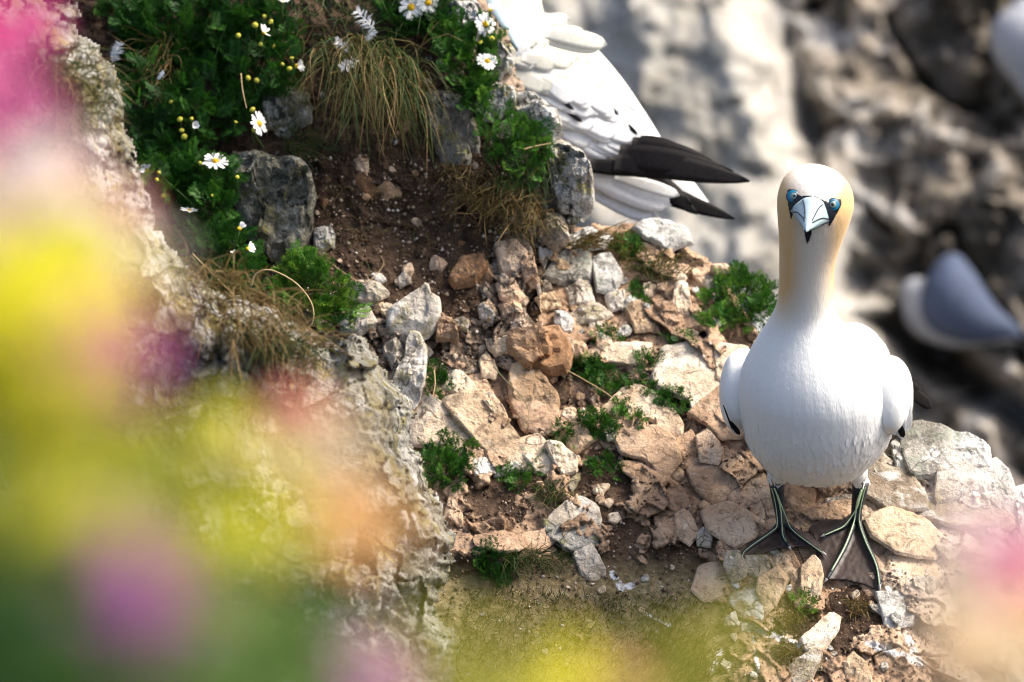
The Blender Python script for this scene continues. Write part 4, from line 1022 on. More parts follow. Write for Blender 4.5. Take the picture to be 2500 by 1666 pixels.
# ------------------------------------------------------------------ the preening gannet behind the bank
def gannet2():
    G = 1010
    root = empty('gannet', PV(1400, 520, G + 60))
    mb = MB()
    # body along its back line, from the hidden shoulders to the tail base
    T = [(1080, 60, 40, 60), (1140, 110, 120, 120), (1220, 160, 165, 150), (1320, 230, 175, 160), (1420, 300, 150, 150), (1520, 370, 105, 120), (1600, 430, 66, 84), (1680, 480, 34, 44), (1730, 510, 10, 16)]
    rs = []; tabs = spline(T, 40)
    dirv = np.array([0.80, -0.60])
    for x, y, r, rd in tabs:
        c = P(x, y, G + 110); a = P(x + 0.60 * r, y - 0.80 * r, G + 110) - c; b = np.array(FWD) * rd * U
        rs.append((c, a, b))
    rings(mb, rs, 34)
    ellipsoid(mb, P(1260, 120, G + 60), (110 * U, 110 * U, 95 * U))
    V, F = remeshed(mb, 4 * U, 8)
    body = mesh_np('body', V, F, M['plume'], None, True, {'tint': np.zeros(len(V))})
    kids = [body]
    def fe(name, specs, mat):
        for (x0, y0, o0, x1, y1, o1, wd, bend, nx) in specs:
            m = MB(); blade(m, PV(x0, y0, G + o0), PV(x1, y1, G + o1), wd * U * (1.75 if name == 'primary_feather' else 1), -Vector(FWD) + Vector((nx, 0, 0.25)), bend, 12, point=0.72 if name == 'primary_feather' else 0.0, cup=0.08)
            kids.append(m.build(name, mat))
    # rows of coverts laid down the side, each thin and overlapping the next
    bv2 = BVHTree.FromPolygons([Vector(v) for v in V], F); rr = random.Random(8); c0 = Vector(CAM)
    def on(x, y, lift):
        d = (PV(x, y, 0) - c0).normalized(); h = bv2.ray_cast(c0, d)
        return (h[0] if h[0] is not None else PV(x, y, G + 40)) - d * lift * U
    def row(name, pts, n, ln, wd, ang, mat, lift=4, jit=8):
        q = spline(pts, n)
        for i, (x, y) in enumerate(q):
            x += rr.uniform(-jit, jit); y += rr.uniform(-jit, jit); a = rad(ang + rr.uniform(-6, 6)); l_ = ln * rr.uniform(0.85, 1.15)
            r0 = on(x, y, lift * 0.2); t0 = on(x + math.cos(a) * l_, y + math.sin(a) * l_, lift * 0.5 + 1.5)
            if (t0 - r0).length > 2.2 * l_ * U: t0 = r0 + (PV(x + math.cos(a) * l_, y + math.sin(a) * l_, 0) - PV(x, y, 0)) * 1.05
            m = MB(); blade(m, r0, t0, wd * U * rr.uniform(0.85, 1.15), -Vector(FWD) + Vector((0, 0, 0.25)), 0.02, 9, 0.0003, cup=0.05); kids.append(m.build(name, mat))
    row('covert_feather', [(1330, 330), (1430, 390), (1470, 400)], 7, 105, 46, 18, M['white_feather'], 3)
    row('covert_feather', [(1300, 290), (1400, 340), (1480, 350)], 8, 105, 46, 20, M['white_feather'], 5)
    row('covert_feather', [(1290, 250), (1390, 290), (1490, 300)], 9, 100, 44, 26, M['white_feather'], 6)
    row('covert_feather', [(1290, 215), (1380, 240), (1470, 240)], 8, 90, 42, 32, M['white_feather'], 7)
    row('secondary_feather', [(1352, 232), (1372, 262), (1470, 250), (1505, 245), (1510, 288)], 5, 56, 11, 36, M['black_feather'], 16, 3)
    row('covert_feather', [(1330, 205), (1400, 225), (1450, 222)], 6, 80, 40, 36, M['white_feather'], 18)
    row('scapular_feather', [(1235, 180), (1320, 185), (1400, 180)], 8, 95, 44, 20, M['cream_feather'], 9)
    row('scapular_feather', [(1230, 140), (1310, 130), (1390, 135)], 8, 90, 42, 14, M['cream_feather'], 10)
    row('scapular_feather', [(1225, 95), (1290, 80), (1350, 85)], 7, 90, 40, 8, M['cream_feather'], 10)
    row('scapular_feather', [(1225, 60), (1270, 48), (1310, 52)], 5, 80, 38, 6, M['cream_feather'], 10)
    fe('scapular_feather', [(1330, 82, -60, 1482, 110, -70, 46, 0.05, 0), (1340, 100, -60, 1466, 118, -70, 44, 0.04, 0)], M['cream_feather'])
    # black primaries
    fe('primary_feather', [(1440, 405, -40, 1640, 425, -44, 34, 0.02, 0), (1520, 390, -44, 1830, 443, -60, 58, 0.04, 0), (1510, 380, -40, 1790, 420, -52, 60, 0.05, 0), (1540, 360, -36, 1745, 398, -48, 56, 0.05, 0), (1500, 400, -46, 1740, 428, -58, 50, 0.03, 0), (1560, 350, -30, 1690, 378, -40, 44, 0.05, 0)], M['black_feather'])
    fe('primary_feather', [(1560, 410, 10, 1703, 524, -10, 44, -0.03, 0), (1580, 420, 14, 1690, 500, -4, 36, -0.03, 0), (1600, 470, 40, 1794, 535, 30, 38, 0.02, 0), (1590, 465, 44, 1740, 512, 36, 40, 0.02, 0)], M['black_feather'])
    fe('tail_feather', [(1440, 430, 0, 1640, 500, 0, 80, 0.03, 0), (1450, 470, 10, 1600, 530, 6, 60, 0.03, 0), (1500, 430, -6, 1660, 478, -4, 34, 0.03, 0)], M['white_feather'])
    # bill reaching down from the head above the frame
    bm = MB(); tp = spline([(1140, -90, -120, 46), (1172, -30, -130, 40), (1206, 30, -138, 30), (1238, 80, -140, 18), (1264, 120, -140, 5)], 14)
    bm.tube([PV(x, y, G + o) for x, y, o, r in tp], [r * U for x, y, o, r in tp], 14, flat=0.8); kids.append(bm.build('bill', M['bill']))
    gm = MB(); gm.tube([PV(x - 6 + i * 0.4, y + 6, G + o - r * 0.95) for i, (x, y, o, r) in enumerate(tp)], 2.2 * U, 6); kids.append(gm.build('bill_groove', M['black_skin']))
    hm = MB(); rings(hm, [(PV(x, y, G + o), Vector((r * U, 0, 0)), Vector(FWD) * r * 0.9 * U + Vector((0, 0, 0.3 * r * U))) for x, y, o, r in spline([(1128, -70, -110, 30), (1110, -120, -90, 82), (1090, -190, -60, 96), (1085, -260, -20, 80), (1120, -270, 40, 70), (1170, -180, 110, 80), (1200, -60, 130, 110), (1210, 60, 120, 130)], 30)], 22)
    V2, F2 = remeshed(hm, 5 * U, 6); kids.append(mesh_np('neck', V2, F2, M['plume'], None, True, {'tint': np.full(len(V2), 0.4)}))
    adopt(root, *kids)
    tag(root, 'white gannet with black wing tips preening behind the earth bank', 'bird')
gannet2()

# ------------------------------------------------------------------ kittiwakes on the far cliff
M['mantle'] = flat_mat('grey_mantle', (0.07, 0.09, 0.145), 0.75, 0, 0.2, 0.15, 40)
M['gull_shaded_white'] = flat_mat('gull_shaded_white', (0.34, 0.35, 0.38), 0.8, 0, 0.2, 0.05, 30)  # white plumage darkened to grey; its shade is put into the colour
M['gull_bill'] = flat_mat('gull_bill', (0.55, 0.48, 0.10), 0.4)
def gull(origin, off, axis_px, label, s=1.0, mv=0.0):
    """body seen side-on: axis_px = vector in pixels from breast to tail"""
    root = empty('kittiwake', PV(origin[0], origin[1], off))
    O = np.array(origin, float); a = np.array(axis_px, float); ln = np.hypot(*a); a /= ln; b = np.array([a[1], -a[0]])
    if b[1] > 0: b = -b
    k = D / (D + off * U)          # pixels on that depth are larger
    def q(u, v, o=0): p = O + a * u + b * v; return PV(p[0], p[1], off + o)
    T = [(-0.06, 0.02, 6, 6), (0.0, 0.02, 40, 34), (0.12, 0.04, 74, 62), (0.3, 0.05, 88, 74), (0.5, 0.03, 80, 68), (0.7, 0.0, 54, 48), (0.85, -0.02, 32, 30), (1.0, -0.03, 16, 22), (1.2, -0.05, 6, 20)]
    mb = MB(); rs = []
    for t, v, r, rd in spline(T, 34):
        c = q(t * ln, v * ln); up = (q(t * ln, v * ln + r * s) - c); rs.append((c, up, Vector(FWD) * rd * s * U / k))
    rings(mb, rs, 26)
    ellipsoid(mb, q(0.06 * ln, 0.12 * ln, 10), (44 * s * U / k, 46 * s * U / k, 40 * s * U / k))
    V, F = remeshed(mb, 6 * U, 6); body = mesh_np('body', V, F, M['gull_shaded_white'])
    kids = [body]
    wm = MB(); rs = []
    for t, v, r, rd in spline([(0.06, 0.08, 10, 20), (0.14, 0.15, 74, 84), (0.30, 0.17, 106, 104), (0.52, 0.10, 88, 92), (0.74, 0.03, 52, 60), (0.92, 0.02, 26, 34), (1.08, 0.0, 8, 14)], 28):
        v += mv; c = q(t * ln, v * ln, -12); rs.append((c, q(t * ln, v * ln + r * s, -12) - c, Vector(FWD) * rd * s * U / k))
    rings(wm, rs, 24); V, F = remeshed(wm, 6 * U, 5); kids.append(mesh_np('wing', V, F, M['mantle']))
    tm = MB()
    for i in range(3): blade(tm, q(0.9 * ln, (0.03 - 0.02 * i) * ln, -30), q((1.26 - 0.03 * i) * ln, (0.02 - 0.03 * i) * ln, -20), 20 * s * U / k, -Vector(FWD), 0.02)
    kids.append(tm.build('wing_tip', M['black_feather']))
    bm = MB(); bm.tube([q(0.10 * ln, 0.24 * ln, -20), q(0.16 * ln, 0.28 * ln, -30), q(0.22 * ln, 0.30 * ln, -36)], [12 * s * U, 9 * s * U, 2 * s * U], 8); kids.append(bm.build('bill', M['gull_bill']))
    em = MB(); ellipsoid(em, q(0.06 * ln, 0.20 * ln, -32 * s), (6 * s * U, 6 * s * U, 6 * s * U), nu=10, nv=8); kids.append(em.build('eye', M['pupil']))
    lm = MB()
    for u in (0.36, 0.44): lm.tube([q(u * ln, -0.2 * ln, 0), q(u * ln, -0.42 * ln, 10)], 5 * s * U, 8)
    kids.append(lm.build('leg', M['black_skin']))
    adopt(root, *kids); tag(root, label, 'bird', 'kittiwakes on the far cliff'); return root
_fb = BVHTree.FromPolygons([v.co.copy() for v in far.data.vertices], [tuple(q.vertices) for q in far.data.polygons])
def far_off(pts):
    o = []
    for x, y in pts:
        d = (PV(x, y, 0) - Vector(CAM)).normalized(); h = _fb.ray_cast(Vector(CAM), d); o.append(off_of(h[0]))
    return min(o)
gull((2215, 745), far_off([(2240, 740), (2300, 760), (2370, 790), (2300, 820), (2240, 800)]) - 40, (265, 70), 'blurred grey-backed kittiwake resting on the far cliff right of the gannet', 1.0)
gull((2478, 25), far_off([(2480, 60), (2490, 140), (2500, 200)]) - 70, (50, 215), 'blurred white kittiwake cut off by the top right corner', 1.0, 0.35)

# ------------------------------------------------------------------ mayweed: feathery fronds, daisies and buds
def frond_template(seed, pairs=9, droop=0.25, wid=0.030):
    r = random.Random(seed); vs = []; fs = []; tt = []
    def tri(a, b, wd, t):
        a = np.array(a); b = np.array(b); d = b - a; s = np.array([-d[1], d[0], 0.0]); s = s / (np.linalg.norm(s) + 1e-9) * wd
        i = len(vs); m = a + 0.6 * d
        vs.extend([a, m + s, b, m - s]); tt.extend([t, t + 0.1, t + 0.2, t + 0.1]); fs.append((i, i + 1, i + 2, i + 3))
    def bez(t): return np.array([0.0 + 0.06 * math.sin(t * 3 + seed), t, droop * t * t])
    for k in range(4): tri(bez(k / 4), bez((k + 1) / 4 + 0.02), wid * 0.6, 0.1)
    for i in range(pairs):
        t = 0.16 + 0.82 * i / (pairs - 1); c = bez(t); ln = 0.36 * math.sin(math.pi * (0.12 + 0.82 * t)) + 0.06
        for s in (-1, 1):
            an = rad(r.uniform(35, 62)); L_ = ln * r.uniform(0.8, 1.15); zz = r.uniform(-0.02, 0.12)
            e = c + np.array([s * math.sin(an) * L_, math.cos(an) * L_, zz]); tri(c, e, wid * 0.8, 0.3 + 0.3 * t)
            for q in (0.4, 0.62, 0.85):
                m = c + (e - c) * q
                for s2 in (-1, 1):
                    a2 = s * an + s2 * rad(r.uniform(28, 45)); l2 = L_ * 0.42 * r.uniform(0.7, 1.2)
                    tri(m, m + np.array([math.sin(a2) * l2, math.cos(a2) * l2, r.uniform(-0.02, 0.1)]), wid * 0.62, 0.4 + 0.3 * t)
    quads = [f for f in fs]
    return np.array(vs), quads, np.array(tt)
FR = [frond_template(i) for i in range(4)] 
MOSS = [frond_template(20 + i, 5, 0.1, 0.05) for i in range(3)]
def scatter_fronds(name, pts, dirs, sizes, mat, parent, seed, templates=FR, tint=(0.0, 0.6), tilt=0.6):
    """pts world, dirs growth directions; one joined leaf mass that belongs to the plant"""
    r = np.random.RandomState(seed); V = []; F = []; T = []; base = 0
    for p, d, s in zip(pts, dirs, sizes):
        v, f, t = templates[r.randint(len(templates))]
        d = d + r.normal(0, tilt, 3); d /= np.linalg.norm(d)
        n = -FWD * 0.8 + UP * 0.5 + r.normal(0, 0.5, 3); x = np.cross(d, n); x /= np.linalg.norm(x); zc = np.cross(x, d)
        R = np.stack([x, d, zc]) * s
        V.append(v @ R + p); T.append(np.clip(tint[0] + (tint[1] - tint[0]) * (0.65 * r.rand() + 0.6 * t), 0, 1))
        F += [tuple(base + i for i in q) for q in f]; base += len(v)
    o = mesh_np(name, np.concatenate(V), F, mat, parent, False, {'tint': np.concatenate(T)})
    return o
def inside_pts(poly, n, r):
    xs = [p[0] for p in poly]; ys = [p[1] for p in poly]; out = []
    while len(out) < n:
        x = r.uniform(min(xs), max(xs), n * 2); y = r.uniform(min(ys), max(ys), n * 2); k = in_poly(x, y, poly)
        out += list(zip(x[k], y[k]))
    return np.array(out[:n])
# one petal and one disc, shared by every daisy
def petal_mesh():
    m = MB(); rows = [(0.18, 0.08), (0.4, 0.13), (0.7, 0.16), (0.92, 0.13), (1.0, 0.05)]; vs = []
    for i, (t, wd) in enumerate(rows):
        for u in (-1, 0, 1): vs.append((u * wd, t - (0.03 if u == 0 and i == 4 else 0), 0.05 * math.sin(t * 2.4) - 0.10 * t * t - 0.02 * abs(u)))
    m.add(vs, [(i * 3 + k, i * 3 + k + 1, i * 3 + k + 4, i * 3 + k + 3) for i in range(4) for k in range(2)])
    me = bpy.data.meshes.new('petal'); me.from_pydata(m.v, [], m.f); me.materials.append(M['petal_white']); return me
def disc_mesh(mat, name, hgt=0.22, rr=0.30):
    m = MB(); n = 12; vs = [(0, 0, hgt)]
    for q, f in ((0.5, 0.86), (0.85, 0.5), (1.0, 0.05), (0.7, -0.5)):
        vs += [(rr * q * math.cos(6.283 * k / n), rr * q * math.sin(6.283 * k / n), hgt * f) for k in range(n)]
    fs = [(0, 1 + k, 1 + (k + 1) % n) for k in range(n)]
    for i in range(3): fs += [(1 + i * n + k, 1 + (i + 1) * n + k, 1 + (i + 1) * n + (k + 1) % n, 1 + i * n + (k + 1) % n) for k in range(n)]
    me = bpy.data.meshes.new(name); me.from_pydata(vs, [], fs); me.materials.append(mat)
    me.polygons.foreach_set('use_smooth', np.ones(len(me.polygons), bool)); return me
PETAL, DISC, BUD = petal_mesh(), disc_mesh(M['disc'], 'flower_disc'), disc_mesh(M['bud'], 'flower_bud', 0.5, 0.6)
def orient(nrm, spin=0.0):
    q = Vector(nrm).normalized().to_track_quat('Z', 'Y').to_matrix().to_4x4(); return q @ Matrix.Rotation(spin, 4, 'Z')
def cam_dir(r, u, t): return Vector(RT) * r + Vector(UP) * u - Vector(FWD) * t
def daisy(plant, px, py, off, diam, nrm, seed, open_=1.0, n=15, miss=0):
    r = random.Random(seed); fl = bpy.data.objects.new('flower', None); COL.objects.link(fl); fl.parent = plant
    p = PV(px, py, off); R = diam * U * 0.5; fl.empty_display_size = 0.01
    fl.matrix_local = Matrix.Translation(p - Vector(plant.location)) @ orient(nrm, r.uniform(0, 6)) @ Matrix.Scale(R, 4)
    obj_me('flower_disc', DISC, fl, Matrix.Identity(4))
    for k in range(n):
        if k < miss: continue
        a = 6.283 * k / n + r.uniform(-0.1, 0.1); lift = (1 - open_) * 1.25 + r.uniform(-0.12, 0.12)
        obj_me('petal', PETAL, fl, Matrix.Rotation(a, 4, 'Z') @ Matrix.Rotation(lift, 4, 'X') @ Matrix.Diagonal((r.uniform(0.85, 1.1), r.uniform(0.88, 1.08), 1, 1)))
    m = MB(); q = Vector((r.uniform(-14, 14) * U, 0, -r.uniform(45, 70) * U)) + Vector(FWD) * 20 * U
    nn = Vector(nrm).normalized()
    m.tube([p - nn * R * 0.1, p - nn * R * 0.7 + q * 0.3, p + q], [2.4 * U, 2.0 * U, 2.0 * U], 6); st = m.build('flower_stem', M['stem']); adopt(plant, st)
def bud(plant, px, py, off, diam, seed):
    r = random.Random(seed); p = PV(px, py, off); nn = cam_dir(r.uniform(-0.6, 0.6), r.uniform(0.2, 1), r.uniform(0.4, 1))
    b = obj_me('flower_bud', BUD, plant, Matrix.Translation(p - Vector(plant.location)) @ orient(nn) @ Matrix.Scale(diam * U * r.uniform(0.5, 0.85), 4) @ Matrix.Diagonal((r.uniform(0.8, 1.1), 1, r.uniform(0.7, 1.2), 1)))
    m = MB(); m.tube([p, p - nn.normalized() * 12 * U, p + Vector(FWD) * 25 * U - Vector((0, 0, 40 * U))], [2.2 * U, 1.8 * U, 1.8 * U], 6); adopt(plant, m.build('flower_stem', M['stem']))
def plant(name, poly, n, size, thick, offn, label, seed, tint=(0.05, 0.75), templates=FR, flowers=(), buds=(), up=0.5, group=None, cat='plant', stems=0):
    r = np.random.RandomState(seed); c = np.mean(poly, 0)
    root = empty(name, PV(c[0], c[1], float(offn(np.array([c[0]]), np.array([c[1]]))[0])))
    q = inside_pts(poly, n, r); o = offn(q[:, 0], q[:, 1])
    cl = fbm2(q[:, 0], q[:, 1], max(30, size * 1.2), 2, seed * 0.37)                     # clumps stand out, gaps stay deep
    dep = thick * (0.15 + 0.85 * r.rand(n)) * np.clip(0.7 + 0.9 * cl, 0.15, 1.3)
    pts = P(q[:, 0], q[:, 1], o - dep)
    dirs = np.stack([(q[:, 0] - c[0]), (c[1] - q[:, 1])], -1); ln = np.hypot(dirs[:, 0], dirs[:, 1])[:, None] + 1; dirs = dirs / ln
    dv = dirs[:, :1] * RT * 0.55 + dirs[:, 1:] * UP * 0.3 + UP * up - FWD * 0.55
    sz = size * U * r.uniform(0.6, 1.25, n)
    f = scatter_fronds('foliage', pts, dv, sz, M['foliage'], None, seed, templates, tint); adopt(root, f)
    if stems:
        m = MB()
        for i in range(stems):
            k = r.randint(n); a = P(c[0] + r.normal(0, 10), c[1] + 15, float(o.mean())); b = pts[k]
            m.tube([a, (np.array(a) + b) / 2 - FWD * thick * 0.3 * U, b], [2.6 * U, 2.2 * U, 1.4 * U], 5)
        adopt(root, m.build('stem', M['stem']))
    for k, (x, y, dm, nr, op, ms) in enumerate(flowers):
        daisy(root, x, y, float(offn(np.array([x]), np.array([y]))[0]) - thick * 1.1, dm, cam_dir(*nr), seed * 50 + k, op, 15, ms)
    for k, (x, y, dm) in enumerate(buds):
        bud(root, x, y, float(offn(np.array([x]), np.array([y]))[0]) - thick * 1.05, dm, seed * 70 + k)
    tag(root, label, cat, group); return root
G4 = lambda x, y: base4(x, y)
G3 = lambda x, y: gbase(x, y)
Z1 = lambda a, b: (K * a, K * b)
Z2 = lambda a, b: (600 + K * a, K * b)
fl = lambda zf, a, b, d, nr, op=1.0, ms=0: (*zf(a, b), d, nr, op, ms)
MG = 'mayweed plants on the bank'
plant('mayweed', [(230, -30), (650, -30), (700, 60), (735, 160), (700, 235), (640, 285), (560, 335), (480, 360), (400, 410), (345, 400), (320, 250), (280, 120)], 1150, 46, 110, G4,
      'large dark mayweed bush with many yellow buds at the top left', 1, (0.0, 0.62),
      flowers=[fl(Z1, 1212, 152, 46, (0.7, 0.6, 0.45), 0.55, 4), fl(Z1, 1362, 305, 44, (0.9, 0.15, 0.35), 0.35, 3), fl(Z1, 1190, 570, 62, (0.75, 0.25, 0.6), 0.9), fl(Z1, 895, 578, 32, (0.2, 0.1, 0.9), 0.2, 0), fl(Z1, 1300, 8, 36, (0.2, 0.8, 0.5), 0.5)],
      buds=[(*Z1(a, b), 17) for a, b in [(1215,75),(1172,118),(1197,205),(1258,215),(1297,297),(1330,318),(1340,268),(1180,372),(1140,360),(785,470),(827,550),(835,600),(847,630),(880,548),(1083,562),(1160,505),(1165,600),(1245,100),(1095,165)]], group=MG, stems=14)
plant('mayweed', [(335, 400), (420, 395), (470, 390), (570, 400), (590, 450), (550, 520), (600, 600), (640, 690), (560, 730), (500, 660), (440, 580), (385, 510)], 520, 44, 90, lambda x, y: base4(x, y) - 120,
      'trailing mayweed beside the large dark boulder, with open white daisies', 2, (0.05, 0.72),
      flowers=[fl(Z1, 990, 742, 64, (0.05, 0.75, 0.6), 0.9), fl(Z1, 675, 785, 44, (-0.3, 0.6, 0.7), 0.4, 5), fl(Z1, 870, 970, 48, (0.1, 0.95, 0.25), 0.8, 0), fl(Z1, 1100, 1052, 42, (0.3, 0.6, 0.5), 0.25, 10), fl(Z1, 1140, 1145, 40, (0.5, 0.5, 0.6), 0.5, 7), fl(Z1, 1068, 1158, 22, (0, 0.5, 0.8), 0.3, 8)],
      buds=[(*Z1(a, b), 16) for a, b in [(920,752),(1090,815),(720,828),(730,795),(752,900),(975,900)]], group=MG, stems=8)
plant('mayweed', [(1080, 70), (1130, 60), (1200, 45), (1222, 90), (1190, 150), (1195, 220), (1180, 285), (1140, 270), (1110, 200), (1070, 140)], 260, 40, 60, lambda x, y: base4(x, y) - 40,
      'mayweed clump at the top of the bank edge with daisies against the white bird', 3, (0.1, 0.85),
      flowers=[fl(Z2, 1100, 113, 60, (0.45, 0.25, 0.85), 0.95), fl(Z2, 1110, 283, 56, (0.2, 0.55, 0.8), 0.9), fl(Z2, 1125, 48, 40, (0.3, 0.7, 0.3), 0.4, 6)], buds=[(*Z2(a, b), 18) for a, b in [(1078,195),(1130,180),(1095,335)]], group=MG, stems=5)
plant('mayweed', [(930, -20), (1090, -20), (1080, 60), (1040, 90), (960, 90), (930, 40)], 200, 42, 50, lambda x, y: base4(x, y) - 20,
      'mayweed at the top edge of the frame carrying a pair of full daisies', 4, (0.0, 0.6), flowers=[fl(Z2, 760, 34, 66, (0.1, 0.25, 0.95), 1.0), fl(Z2, 838, 14, 62, (0.2, 0.3, 0.9), 1.0)], buds=[(*Z2(860, 92), 22)], group=MG, stems=4)
plant('mayweed', [(690, 660), (740, 625), (800, 650), (860, 740), (850, 790), (790, 800), (720, 760), (680, 720)], 230, 44, 90, lambda x, y: 0 * x + 250.0,
      'bright green leafy clump below the large dark boulder', 5, (0.25, 1.0), group=MG, stems=5)
plant('mayweed', [(1170, 290), (1250, 285), (1330, 320), (1340, 400), (1290, 440), (1220, 410), (1175, 350)], 120, 40, 45, lambda x, y: base4(x, y) - 60, 'green leafy weed on the bank edge above the brown roots', 6, (0.15, 0.85), group=MG, stems=10)
CG = 'cushions of green leaves on the ledge'
for k, (poly, n, s, th, lab, tn) in enumerate([
    ([(1385,900),(1420,870),(1470,890),(1540,940),(1590,930),(1600,960),(1520,975),(1440,950)], 190, 26, 22, 'long mossy green patch right of the brown square stone', (0.1, 0.75)),
    ([(1600,965),(1650,950),(1685,985),(1660,1015),(1620,1005)], 90, 22, 24, 'rounded green cushion touching the large flat slab', (0.1, 0.75)),
    ([(1415,1015),(1470,1005),(1505,1050),(1490,1078),(1440,1070)], 100, 24, 22, 'dense green cushion in the middle of the ledge', (0.1, 0.8)),
    ([(1495,985),(1530,985),(1575,1020),(1560,1038),(1520,1020)], 46, 24, 18, 'small green tuft lying on a pale split stone', (0.2, 0.85)),
    ([(1440,1125),(1480,1118),(1520,1140),(1500,1160),(1455,1158)], 50, 24, 18, 'tiny green rosette on bare soil below the dense cushion', (0.1, 0.7)),
    ([(1035,1090),(1080,1080),(1140,1090),(1135,1160),(1100,1195),(1050,1200),(1035,1150)], 130, 34, 40, 'feathery green sprig under the big split slab', (0.1, 0.8)),
    ([(1220,1130),(1260,1150),(1310,1120),(1330,1110),(1310,1160),(1260,1200),(1225,1180)], 60, 26, 26, 'small leafy sprig climbing along a broken twig', (0.15, 0.8)),
    ([(1035,900),(1075,895),(1090,945),(1070,980),(1040,960)], 60, 24, 24, 'dark green tuft between two white stones at left', (0.05, 0.65)),
    ([(1720,750),(1760,690),(1800,660),(1880,700),(1895,750),(1850,805),(1780,800),(1720,795)], 240, 36, 60, 'bushy green plant beside the neck of the standing gannet', (0.15, 0.9)),
    ([(1505,590),(1535,575),(1565,610),(1545,650),(1515,640)], 50, 26, 30, 'bright green sprout at the top of the ledge behind the grass', (0.2, 0.9)),
    ([(1175,1350),(1215,1345),(1240,1380),(1220,1430),(1185,1440)], 60, 30, 30, 'leafy sprig under the low stone step', (0.1, 0.7)),
    ([(1450,810),(1500,800),(1520,830),(1470,840)], 46, 22, 18, 'small green tuft above the long mossy patch', (0.15, 0.8)),
    ([(1540,700),(1570,690),(1580,740),(1550,760)], 36, 22, 18, 'green tuft between grey rocks at the top of the ledge', (0.1, 0.8)),
    ([(1345,1040),(1385,1040),(1400,1085),(1360,1095)], 40, 22, 18, 'thin green tuft left of the dense cushion', (0.1, 0.7)),
    ([(1930,1460),(1960,1450),(1990,1475),(1960,1495)], 18, 26, 14, 'single bright green sprout below the webbed feet', (0.4, 1.0)),
    ([(1550,870),(1600,860),(1610,895),(1570,905)], 36, 22, 16, 'small green tuft beside the edge of the large slab', (0.1, 0.8)),
    ([(1620,825),(1680,815),(1690,840),(1640,845)], 30, 20, 16, 'thin green tuft under the bushy plant', (0.1, 0.8))]):
    plant('cushion_plant', poly, int(n * 1.3), s, th, lambda x, y: ground(x, y) - 4, lab, 30 + k, tn, MOSS if s < 30 else FR, group=CG, cat='plant', up=0.6)

# ------------------------------------------------------------------ grass
def grass(name, roots, n, length, fall, offn, label, seed, tint, width=2.3, spread=0.5, group='grass tufts', curl=0.5, lift=4):
    """blades rooted inside an area; fall = direction the tips droop to (right, up, towards)"""
    r = np.random.RandomState(seed); q = inside_pts(roots, n, r); o = offn(q[:, 0], q[:, 1]); m = MB(); c = np.mean(roots, 0)
    fd = cam_dir(*fall)
    for (x, y), oo in zip(q, o):
        p = PV(x, y, oo - lift); ln = length * U * r.uniform(0.5, 1.25)
        d0 = (Vector((0, 0, 0.7)) - Vector(FWD) * 0.6 + Vector(r.normal(0, spread, 3))).normalized()
        d1 = (fd + Vector(r.normal(0, spread * 0.8, 3))).normalized(); pts = [p]; k = 6
        cl = r.uniform(0.6, 1.4)
        for i in range(1, k + 1):
            t = min(1, (i / k) ** 0.8 * cl * (0.6 + curl)); pts.append(pts[-1] + (d0 * (1 - t) + d1 * t).normalized() * ln / k)
        side = (pts[2] - pts[0]).cross(-Vector(FWD) + Vector(r.normal(0, 0.4, 3))).normalized()
        wd = width * U * r.uniform(0.7, 1.2)
        t0 = float(np.clip(r.normal(tint[0], tint[1]), 0, 1))
        m.strip(pts, [wd, wd, wd * 0.95, wd * 0.85, wd * 0.7, wd * 0.45, wd * 0.1], side, t0)
    root = empty(name, PV(c[0], c[1], float(offn(np.array([c[0]]), np.array([c[1]]))[0])))
    adopt(root, tag(m.build('blades', M['grass']), kind='stuff')); tag(root, label, 'grass', group); return root
D_ = (0.15, -1.0, 0.1)
grass('grass_tussock', [(760, 130), (880, 90), (1000, 140), (1040, 220), (960, 260), (840, 230)], 620, 235, (0.10, -1.0, 0.15), lambda x, y: base4(x, y) - 70, 'drooping brown and green tussock hanging in the middle of the bank', 1, (0.52, 0.2), 2.4, 0.30)
grass('grass_tussock', [(700, -20), (1000, -20), (1060, 120), (900, 130), (720, 90)], 260, 120, (0.1, -0.7, 0.4), lambda x, y: base4(x, y) - 20, 'thin green grass at the top edge above the drooping tussock', 2, (0.28, 0.18), 2.0, 0.5)
grass('grass_tussock', [(690, 330), (740, 320), (800, 350), (780, 390), (700, 390)], 130, 80, (0.6, -0.4, 0.4), lambda x, y: base4(x, y) - 30, 'short green grass just behind the large dark boulder', 3, (0.36, 0.18), 2.0, 0.5)
grass('grass_tussock', [(1180, 330), (1290, 320), (1340, 420), (1310, 480), (1200, 440)], 260, 95, (0.1, -0.9, 0.3), lambda x, y: base4(x, y) - 50, 'green grass hanging over the bank edge at right', 4, (0.25, 0.15), 2.2, 0.5)
grass('root_tangle', [(1080, 400), (1180, 410), (1310, 470), (1330, 540), (1220, 540), (1120, 500)], 330, 105, (-0.1, -0.8, 0.3), lambda x, y: base4(x, y) - 40, 'tangle of dry brown roots under the edge of the bank', 5, (0.68, 0.1), 2.0, 0.75)
grass('grass_tussock', [(1180, 480), (1310, 500), (1350, 560), (1250, 590)], 150, 85, (0.25, -0.8, 0.3), lambda x, y: base4(x, y) - 36, 'straw coloured grass fringe below the dry roots', 6, (0.72, 0.15), 2.0, 0.5)
grass('grass_tussock', [(1300, 1190), (1350, 1170), (1400, 1210), (1380, 1240), (1310, 1230)], 150, 72, (-0.1, -0.6, 0.7), lambda x, y: ground(x, y) - 4, 'dark tuft of grass on the low stone step', 7, (0.42, 0.22), 1.9, 0.6)
